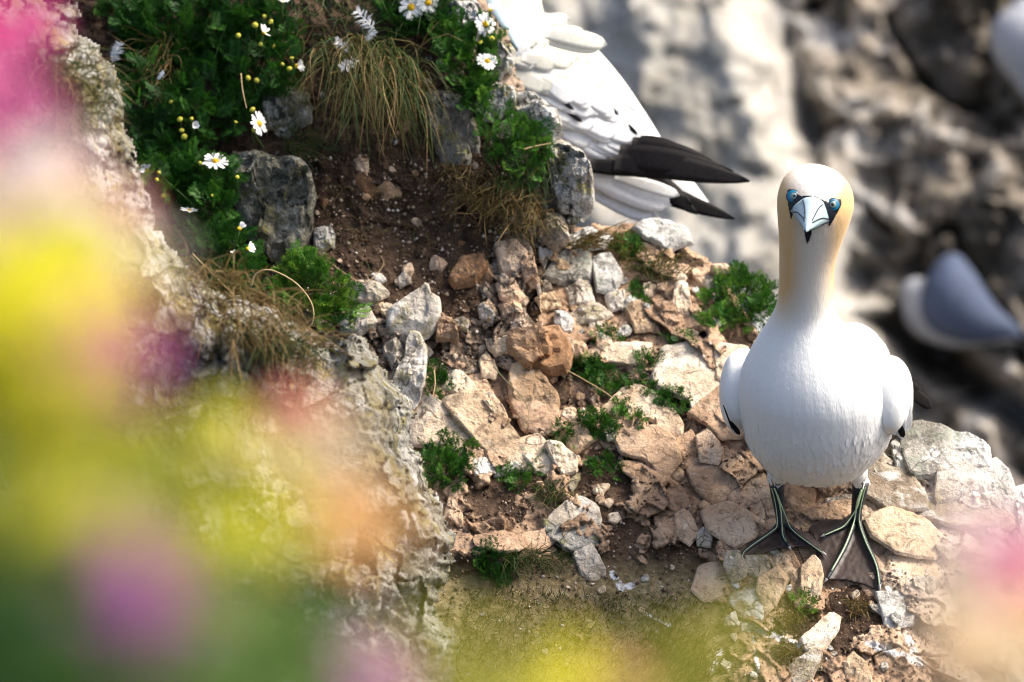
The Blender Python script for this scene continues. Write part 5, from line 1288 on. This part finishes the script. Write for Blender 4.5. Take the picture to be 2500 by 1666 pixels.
grass('grass_tussock', [(1200, 1350), (1360, 1345), (1400, 1380), (1230, 1390)], 190, 80, (0.25, -0.7, 0.6), lambda x, y: ground(x, y) - 4, 'green grass growing below the low stone step', 8, (0.3, 0.18), 1.9, 0.6)
grass('grass_tussock', [(1480, 590), (1600, 620), (1690, 670), (1600, 690), (1490, 650)], 230, 75, (0.5, -0.3, 0.5), lambda x, y: ground(x, y) - 6, 'olive and brown grass along the top of the ledge', 9, (0.48, 0.2), 2.2, 0.55)
grass('grass_tussock', [(1150, 1440), (1700, 1460), (1760, 1680), (1080, 1680)], 2600, 34, (0.2, 0.3, 0.8), lambda x, y: ground(x, y) - 2, 'sparse short green turf on the soil at the bottom', 10, (0.46, 0.16), 1.6, 0.7)
grass('grass_tussock', [(1560, 1560), (1660, 1540), (1760, 1620), (1740, 1680), (1580, 1680)], 330, 80, (0.6, 0.2, 0.6), lambda x, y: ground(x, y) - 2, 'thicker yellow-green grass at the bottom below the white droppings', 11, (0.42, 0.14), 2.0, 0.5)
grass('dead_grass', [(1370, 600), (1440, 580), (1520, 590), (1500, 610), (1400, 615)], 190, 90, (0.9, -0.1, 0.2), lambda x, y: ground(x, y) - 8, 'arched mat of dead brown grass at the top of the ledge under the preening bird', 20, (0.62, 0.06), 2.6, 0.35)
grass('fine_roots', [(780, 420), (1120, 430), (1290, 560), (1200, 660), (860, 640), (780, 560)], 170, 70, (0.3, -0.7, 0.15), lambda x, y: base4(x, y) - 6, 'sparse thin roots trailing over the bare soil of the bank', 21, (0.66, 0.12), 1.5, 0.9)
grass('dead_rosette', [(2070, 1465), (2110, 1460), (2120, 1500), (2080, 1510)], 90, 46, (0, -0.2, 1), lambda x, y: ground(x, y) - 4, 'dead brown rosette below the right webbed foot', 12, (0.62, 0.08), 2.4, 0.9)
grass('dead_rosette', [(1900, 1495), (1960, 1490), (1960, 1520), (1910, 1525)], 90, 44, (0.6, -0.6, 0.6), lambda x, y: ground(x, y) - 4, 'dead brown grass tuft beside the bright sprout', 13, (0.64, 0.08), 2.2, 0.7)
grass('dead_rosette', [(1900, 1570), (1970, 1575), (1960, 1610), (1900, 1605)], 90, 44, (0.2, -0.5, 0.8), lambda x, y: ground(x, y) - 4, 'matted dead grass under the streak of white droppings', 14, (0.6, 0.08), 2.2, 0.8)
grass('grass_tussock', [(100, 110), (220, 120), (280, 220), (250, 300), (150, 320), (80, 240)], 420, 120, (0.35, -0.75, 0.3), lambda x, y: base5(x, y) - 90, 'olive brown grass draped over the top of the left ridge', 15, (0.56, 0.12), 2.6, 0.5)
grass('grass_tussock', [(430, 640), (560, 660), (700, 740), (800, 850), (740, 900), (600, 860), (480, 760)], 620, 170, (0.35, -0.7, 0.4), lambda x, y: base5(x, y) - 110, 'long straw coloured grass hanging on the middle of the left ridge', 16, (0.72, 0.16), 2.4, 0.5)
grass('grass_tussock', [(640, 790), (740, 830), (800, 880), (730, 900), (650, 870)], 260, 120, (-0.3, -0.8, 0.3), lambda x, y: base5(x, y) - 120, 'dark green grass on the left ridge beside the straw grass', 17, (0.22, 0.1), 2.4, 0.4)
grass('grass_tussock', [(360, 110), (430, 60), (420, 220), (330, 230)], 120, 110, (-0.3, -0.7, 0.5), lambda x, y: base4(x, y) - 60, 'thin pale stalks at the left side of the mayweed bush', 18, (0.66, 0.15), 2.0, 0.6)
grass('grass_tussock', [(620, 60), (760, 100), (740, 300), (640, 320)], 150, 90, (0.2, -0.6, 0.5), lambda x, y: base4(x, y) - 26, 'wispy dry grass between the mayweed bush and the drooping tussock', 19, (0.6, 0.2), 1.8, 0.7)

# ------------------------------------------------------------------ loose bits: twig, stalks, feathers, droppings
m = MB(); m.tube([PV(x, y, float(ground(np.array([x]), np.array([y]))[0]) - 16) for x, y in [(1280, 1160), (1296, 1142), (1312, 1124), (1326, 1110)]], [6 * U, 7 * U, 7 * U, 8 * U], 8)
m.tube([PV(x, y, float(ground(np.array([1296.0]), np.array([1142.0]))[0]) - 16 - i * 5) for i, (x, y) in enumerate([(1300, 1138), (1318, 1142), (1330, 1136)])], [4 * U, 3 * U, 1.5 * U], 6)
o = m.build('twig', M['twig']); tag(o, 'short broken grey twig standing on the pale stones', 'twig')
def curl(name, pts, off, rr, label, mat='straw'):
    m = MB(); p = spline(pts, 24); m.tube([PV(x, y, off(x, y)) for x, y in p], list(np.linspace(rr, rr * 0.5, 24) * U), 6); tag(m.build(name, M[mat]), label, 'stalk')
curl('dry_stalk', [(612, 700), (625, 670), (660, 660), (720, 690), (760, 740), (762, 790), (725, 815)], lambda x, y: 90 - 0.2 * x, 3.2, 'broad dry stalk arching over the bright green clump')
curl('dry_stalk', [(700, 620), (800, 640), (830, 660), (890, 690), (935, 650), (930, 625)], lambda x, y: float(base4(x, y)) - 40, 1.6, 'thin dry stalk looping over the bare soil of the bank')
curl('dry_stalk', [(1060, 905), (1062, 940), (1055, 975)], lambda x, y: float(base3(x, y)) - 70, 2.0, 'short straw leaning over the dark green tuft')
curl('dry_stalk', [(588, 180), (592, 220), (602, 265)], lambda x, y: float(base4(x, y)) - 150, 2.2, 'pale straight stalk above the side-on daisy')
curl('dry_stalk', [(470, 620), (530, 680), (600, 750)], lambda x, y: -300.0, 2.0, 'long pale stalk slanting across the trailing mayweed')
curl('dry_stalk', [(1280, 365), (1310, 357), (1345, 350)], lambda x, y: float(base4(x, y)) - 110, 3.0, 'pale straw lying on the weed at the bank edge')
curl('dry_stalk', [(1385, 905), (1430, 930), (1480, 960), (1495, 972)], lambda x, y: float(base3(x, y)) - 44, 1.8, 'dry stalk lying across the long mossy patch')
curl('dry_stalk', [(1540, 990), (1548, 1015), (1542, 1045)], lambda x, y: float(base3(x, y)) - 60, 1.8, 'bent straw on the small tuft of the split stone')
curl('dry_stalk', [(1205, 895), (1235, 930), (1265, 960), (1290, 1000), (1285, 1050)], lambda x, y: float(base3(x, y)) - 40, 1.5, 'thin dark stalk running down between the cream stones', 'twig')
def fluff(px, py, off, s, label, seed):
    r = random.Random(seed); m = MB(); c = PV(px, py, off)
    ax = cam_dir(r.uniform(-1, 1), r.uniform(-0.4, 1), 0.2).normalized(); sd = ax.cross(-Vector(FWD)).normalized()
    m.tube([c - ax * s * 0.6 * U, c, c + ax * s * 0.6 * U], [1.2 * U, 1.0 * U, 0.4 * U], 5)
    for i in range(60):
        t = r.uniform(-0.5, 0.6); p = c + ax * t * s * U; sg = r.choice((-1, 1)); ln = s * 0.42 * U * (1 - 0.6 * abs(t)) * r.uniform(0.6, 1.2)
        d = (sd * sg + ax * r.uniform(0.3, 0.9) + Vector((r.gauss(0, .2), r.gauss(0, .2), r.gauss(0, .2)))).normalized()
        m.strip([p, p + d * ln * 0.6, p + d * ln], [2.6 * U, 2.2 * U, 0.5 * U], ax)
    tag(m.build('feather', M['white_feather']), label, 'feather', 'stray white feathers')
G = lambda x, y: float(base4(x, y))
fluff(892, 50, G(892, 50) - 110, 56, 'large downy white feather caught in the grass at the top', 1)
fluff(902, 88, G(902, 88) - 110, 34, 'small downy feather just below the large one at the top', 2)
fluff(838, 112, G(838, 112) - 120, 40, 'white feather lying on the crown of the drooping tussock', 3)
fluff(855, 158, G(855, 158) - 150, 44, 'curved white feather on the front of the drooping tussock', 4)
fluff(283, 130, G(283, 130) - 170, 46, 'grey-white feather at the left side of the mayweed bush', 5)
fluff(392, 185, G(392, 185) - 170, 20, 'tiny white feather on the dark mayweed bush', 6)
fluff(1868, 790, float(base3(1868, 790)) - 30, 44, 'pale feather half hidden behind the standing gannet', 7)

# ------------------------------------------------------------------ flowers close to the lens (a bank in front of the camera)
def petal_mat(name, col, tr=0.6): return flat_mat(name, col, 0.5, tr, 0.2, 0.12, 60)
PC = {'pink': (0.78, 0.16, 0.40), 'hotpink': (0.74, 0.07, 0.33), 'pale': (0.90, 0.72, 0.70), 'peach': (0.90, 0.70, 0.48), 'orange': (0.88, 0.54, 0.24), 'yellow': (0.92, 0.82, 0.03), 'lemon': (0.80, 0.76, 0.10), 'coral': (0.86, 0.26, 0.28), 'lilac': (0.66, 0.32, 0.58),
      'purple': (0.60, 0.18, 0.56), 'magenta': (0.76, 0.16, 0.52), 'crimson': (0.55, 0.04, 0.10)}
PM = {k: petal_mat('petal_' + k, v) for k, v in PC.items()}
M['leaf'] = flat_mat('meadow_leaf', (0.09, 0.17, 0.03), 0.5, 0.4, 0.3, 0.45, 25)
M['leaf_y'] = flat_mat('yellowish_leaf', (0.36, 0.37, 0.025), 0.5, 0.5, 0.3, 0.3, 25)
M['leaf_v'] = flat_mat('sunlit_straw_leaf', (0.52, 0.50, 0.07), 0.5, 0.5, 0.3, 0.2, 25)
M['leaf_d'] = flat_mat('dark_leaf', (0.022, 0.075, 0.008), 0.5, 0.3, 0.3, 0.4, 25)
def fo(d): return (d - D) / U
def near_petal(mat):
    """broad notched petal, unit radius"""
    vs = []; rows = [(0.12, 0.05), (0.35, 0.20), (0.6, 0.36), (0.85, 0.42), (1.0, 0.30)]
    for i, (t, wd) in enumerate(rows):
        for u in (-1, -0.5, 0, 0.5, 1): vs.append((u * wd, t - (0.14 if (i == 4 and u == 0) else 0), 0.12 * t - 0.25 * t * t + 0.05 * u * u))
    me = bpy.data.meshes.new('petal'); me.from_pydata(vs, [], [(i * 5 + k, i * 5 + k + 1, i * 5 + k + 6, i * 5 + k + 5) for i in range(4) for k in range(4)]); me.materials.append(mat)
    me.polygons.foreach_set('use_smooth', np.ones(len(me.polygons), bool)); return me
NP_ = {k: near_petal(v) for k, v in PM.items()}
CALYX = {}
def wild(label, heads, seed, leaves=8, leafmat='leaf', leaf_len=0.055, base=None, name='wild_flower', stemlean=0.0):
    """heads: (px, py, lens distance, colour, flower radius in metres, florets)"""
    r = random.Random(seed); x0 = np.mean([h[0] for h in heads]); d0 = float(np.mean([h[2] for h in heads]))
    bx, by = base or (x0 + stemlean, 2050); b = PV(bx, by, fo(d0)); root = empty(name, b)
    lm = MB()
    for (px, py, d, col, R, nf) in heads:
        c = PV(px, py, fo(d))
        mid = b.lerp(c, 0.55) + Vector((r.uniform(-0.02, 0.02), r.uniform(-0.02, 0.02), 0)); pts = [b, b.lerp(mid, 0.5), mid, mid.lerp(c, 0.5) + Vector((0, 0, 0.004)), c]
        sm = MB(); sm.tube(pts, [0.0022, 0.002, 0.0018, 0.0015, 0.0012], 6); adopt(root, sm.build('stem', M['stem']))
        for f in range(nf):
            off = Vector((r.gauss(0, 1), r.gauss(0, 1), r.gauss(0, 0.7))) * R * (0.0 if nf == 1 else 0.75)
            nn = (-Vector(FWD) * 0.7 + L * 0.9 + Vector((r.gauss(0, 0.4), r.gauss(0, 0.3), r.gauss(0, 0.35)))).normalized()
            fl_ = bpy.data.objects.new('flower', None); COL.objects.link(fl_); fl_.parent = root; fl_.empty_display_size = 0.01
            fl_.matrix_local = Matrix.Translation(c + off - b) @ orient(nn, r.uniform(0, 6)) @ Matrix.Scale(R * (1 if nf == 1 else 0.7), 4)
            for k in range(5): obj_me('petal', NP_[col], fl_, Matrix.Rotation(6.283 * k / 5, 4, 'Z') @ Matrix.Rotation(r.uniform(-0.25, 0.1), 4, 'X'))
            key = col
            if key not in CALYX: CALYX[key] = disc_mesh(M['stem'], 'calyx', -0.5, 0.2)
            obj_me('calyx', CALYX[key], fl_, Matrix.Identity(4))
        for i in range(leaves):
            t = r.uniform(0.12, 0.93); k = t * 4; j = min(int(k), 3); p = pts[j].lerp(pts[j + 1], k - j); a = r.uniform(0, 6.283); ln = leaf_len * r.uniform(0.6, 1.2) * (1.15 - 0.5 * t)
            dd = Vector((math.cos(a), math.sin(a) * 0.6, r.uniform(0.1, 0.9))).normalized(); sd = dd.cross(-Vector(FWD) + Vector((r.gauss(0, .4), 0, r.gauss(0, .4)))).normalized(); wd = ln * 0.26
            q = [p + dd * ln * u - Vector((0, 0, 0.35 * ln * u * u)) for u in (0, 0.25, 0.5, 0.75, 1)]
            lm.strip(q, [wd * 0.2, wd * 0.85, wd, wd * 0.65, wd * 0.05], sd)
    if leaves: adopt(root, lm.build('leaves', M[leafmat]))
    tag(root, label, 'flower', 'blurred wild flowers close to the lens'); return root
wild('blurred hot pink flower head filling the top left corner', [(-20, 20, 6.8, 'hotpink', 0.030, 7), (-15, 90, 6.8, 'pink', 0.026, 6), (-25, 190, 6.6, 'pink', 0.026, 5)], 1, 1, base=(-260, 2050))
wild('blurred pale pink flower on the left edge above the yellow ones', [(-15, 300, 6.4, 'pink', 0.022, 4), (20, 420, 5.8, 'pale', 0.028, 6), (110, 500, 5.8, 'pale', 0.028, 6), (30, 560, 5.4, 'peach', 0.030, 7), (150, 590, 5.4, 'pale', 0.026, 6)], 2, 1, base=(-200, 2050))
wild('blurred coral red flower over the left ridge', [(180, 430, 6.4, 'coral', 0.016, 4), (240, 500, 6.0, 'coral', 0.020, 5), (230, 590, 5.8, 'peach', 0.022, 5), (330, 600, 6.2, 'pale', 0.014, 3), (300, 480, 6.4, 'coral', 0.012, 2)], 3, 1, base=(120, 2050))
wild('blurred bright yellow flower cluster on the left edge', [(30, 720, 4.9, 'yellow', 0.028, 8), (130, 780, 4.9, 'yellow', 0.028, 8), (30, 860, 4.9, 'yellow', 0.028, 8), (140, 920, 5.0, 'yellow', 0.026, 7), (100, 680, 5.0, 'yellow', 0.022, 5)], 4, 5, 'leaf_y', base=(-40, 2050))
wild('blurred small yellow flower tops just right of the bright cluster', [(190, 720, 5.2, 'yellow', 0.018, 4), (200, 960, 5.2, 'yellow', 0.018, 4), (60, 1010, 5.0, 'yellow', 0.022, 5)], 5, 6, 'leaf_y', base=(180, 2050))
wild('blurred magenta flower right of the bright yellow cluster', [(275, 800, 4.5, 'magenta', 0.012, 5), (280, 860, 4.5, 'magenta', 0.014, 8), (275, 920, 4.5, 'magenta', 0.012, 5)], 6, 2, base=(230, 2050))
wild('blurred yellow-green flower heads low on the left edge', [(60, 1110, 5.0, 'yellow', 0.024, 6), (150, 1190, 5.0, 'lemon', 0.024, 5), (20, 1230, 5.0, 'yellow', 0.022, 4), (110, 1290, 5.0, 'lemon', 0.022, 4)], 7, 8, 'leaf_y', base=(40, 2050))
wild('blurred pale yellow flower in the lower left', [(500, 1070, 5.8, 'lemon', 0.022, 4), (550, 1120, 5.8, 'peach', 0.020, 4), (400, 1080, 5.8, 'lemon', 0.018, 2)], 8, 5, 'leaf_y', base=(520, 2050))
wild('blurred yellow-green flower right of the pale yellow one', [(610, 1240, 5.8, 'yellow', 0.022, 4), (640, 1310, 5.8, 'lemon', 0.020, 3), (540, 1270, 5.6, 'lemon', 0.020, 2)], 9, 6, 'leaf_y', base=(600, 2050))
wild('blurred orange flower spike in front of the left ridge', [(760, 990, 6.2, 'coral', 0.016, 4), (790, 1090, 6.0, 'peach', 0.022, 6), (840, 1210, 5.9, 'orange', 0.024, 6), (830, 1290, 5.9, 'orange', 0.024, 6), (740, 1060, 6.1, 'orange', 0.018, 4)], 10, 1, base=(800, 2050))
wild('blurred purple flower head in the bottom left', [(305, 1400, 4.4, 'purple', 0.014, 7), (335, 1460, 4.4, 'purple', 0.016, 9), (370, 1520, 4.4, 'purple', 0.014, 7)], 11, 5, base=(360, 2050))
wild('blurred lilac flower at the bottom edge below the ridge', [(850, 1640, 5.6, 'lilac', 0.020, 5), (920, 1670, 5.6, 'lilac', 0.020, 5)], 12, 2, base=(880, 2100))
wild('blurred yellow flower at the bottom edge in the middle', [(1360, 1700, 5.6, 'yellow', 0.017, 5), (1430, 1705, 5.6, 'yellow', 0.017, 5)], 13, 2, 'leaf_y', base=(1380, 2100))
wild('blurred orange-red flower at the bottom edge', [(1500, 1675, 5.8, 'coral', 0.014, 4), (1540, 1690, 5.8, 'orange', 0.016, 4)], 14, 1, 'leaf_y', base=(1540, 2100))
wild('blurred pink flower head in the bottom right', [(2390, 1330, 6.0, 'pale', 0.026, 8), (2460, 1360, 6.0, 'hotpink', 0.022, 6), (2400, 1430, 6.0, 'pale', 0.026, 8), (2490, 1420, 6.0, 'pink', 0.022, 5)], 15, 1, base=(2560, 2050))
wild('blurred peach flower under the pink one in the bottom right corner', [(2370, 1560, 5.8, 'peach', 0.028, 8), (2420, 1640, 5.8, 'peach', 0.030, 8), (2490, 1560, 5.8, 'orange', 0.022, 4), (2320, 1660, 5.8, 'pale', 0.018, 4), (2495, 1490, 6.2, 'crimson', 0.010, 3)], 16, 1, base=(2440, 2050))
# leafy stems without flowers
def leafy(label, boxes, n, d, seed, mat, ln=0.06, name='leafy_stem'):
    r = random.Random(seed); (x0, y0, x1, y1) = boxes; b = PV((x0 + x1) / 2, 2050, fo(d)); root = empty(name, b); lm = MB()
    for i in range(max(4, n // 14)):
        tx, ty = r.uniform(x0, x1), y0 + (y1 - y0) * r.random() * 0.5; dd = d + r.uniform(-0.35, 0.35); c = PV(tx, ty, fo(dd)); bb = PV(tx + r.uniform(-90, 90), 2050, fo(dd))
        sm = MB(); sm.tube([bb, bb.lerp(c, 0.5) + Vector((r.uniform(-.01, .01), 0, 0)), c], [0.0022, 0.0018, 0.001], 6); adopt(root, sm.build('stem', M['stem']))
        for k in range(14):
            p = c.lerp(bb, r.random() ** 1.1 * 0.9); a = r.uniform(0, 6.283); l_ = ln * r.uniform(0.6, 1.2)
            e = Vector((math.cos(a), math.sin(a) * 0.6, r.uniform(0.2, 1.1))).normalized(); sd = e.cross(-Vector(FWD) + Vector((r.gauss(0, .4), 0, r.gauss(0, .4)))).normalized(); wd = l_ * 0.24
            lm.strip([p + e * l_ * u - Vector((0, 0, 0.4 * l_ * u * u)) for u in (0, 0.25, 0.5, 0.75, 1)], [wd * 0.2, wd * 0.85, wd, wd * 0.65, wd * 0.05], sd)
    adopt(root, lm.build('leaves', M[mat])); tag(root, label, 'plant', 'blurred leafy stems close to the lens')
leafy('blurred dark green leaves in the bottom left corner', (-80, 1420, 200, 1700), 220, 4.6, 1, 'leaf_d')
leafy('blurred green leaves right of the purple flower head', (420, 1430, 640, 1700), 126, 5.3, 2, 'leaf')
leafy('blurred dim green stems at the bottom between the purple and lilac flowers', (600, 1500, 800, 1700), 56, 5.5, 3, 'leaf')
leafy('blurred yellow-green leaves filling the lower left', (200, 1120, 640, 1500), 84, 5.4, 4, 'leaf_y')
leafy('blurred olive leaves low on the left edge', (-60, 1050, 200, 1500), 130, 5.2, 5, 'leaf_y')
leafy('thin veil of blurred yellow-green blades along the bottom', (1080, 1500, 1760, 1640), 30, 4.6, 6, 'leaf_v', 0.05)
# the bank those plants root in, below the frame
Xn, Dn = np.meshgrid(np.linspace(-700, 3200, 130), np.linspace(3.9, 7.6, 50))
On = (Dn - D) / U; Yn = 2030 + 30 * fbm2(Xn, Dn * 300, 160, 3, 5.0)
n0, n1 = Xn.shape; I = np.arange(n0 * n1).reshape(n0, n1)
tag(mesh_np('near_bank', P(Xn, Yn, On).reshape(-1, 3), np.stack([I[:-1, :-1].ravel(), I[:-1, 1:].ravel(), I[1:, 1:].ravel(), I[1:, :-1].ravel()], -1), M['bank'], None, True, {'soil': np.ones(n0 * n1)}), kind='structure')
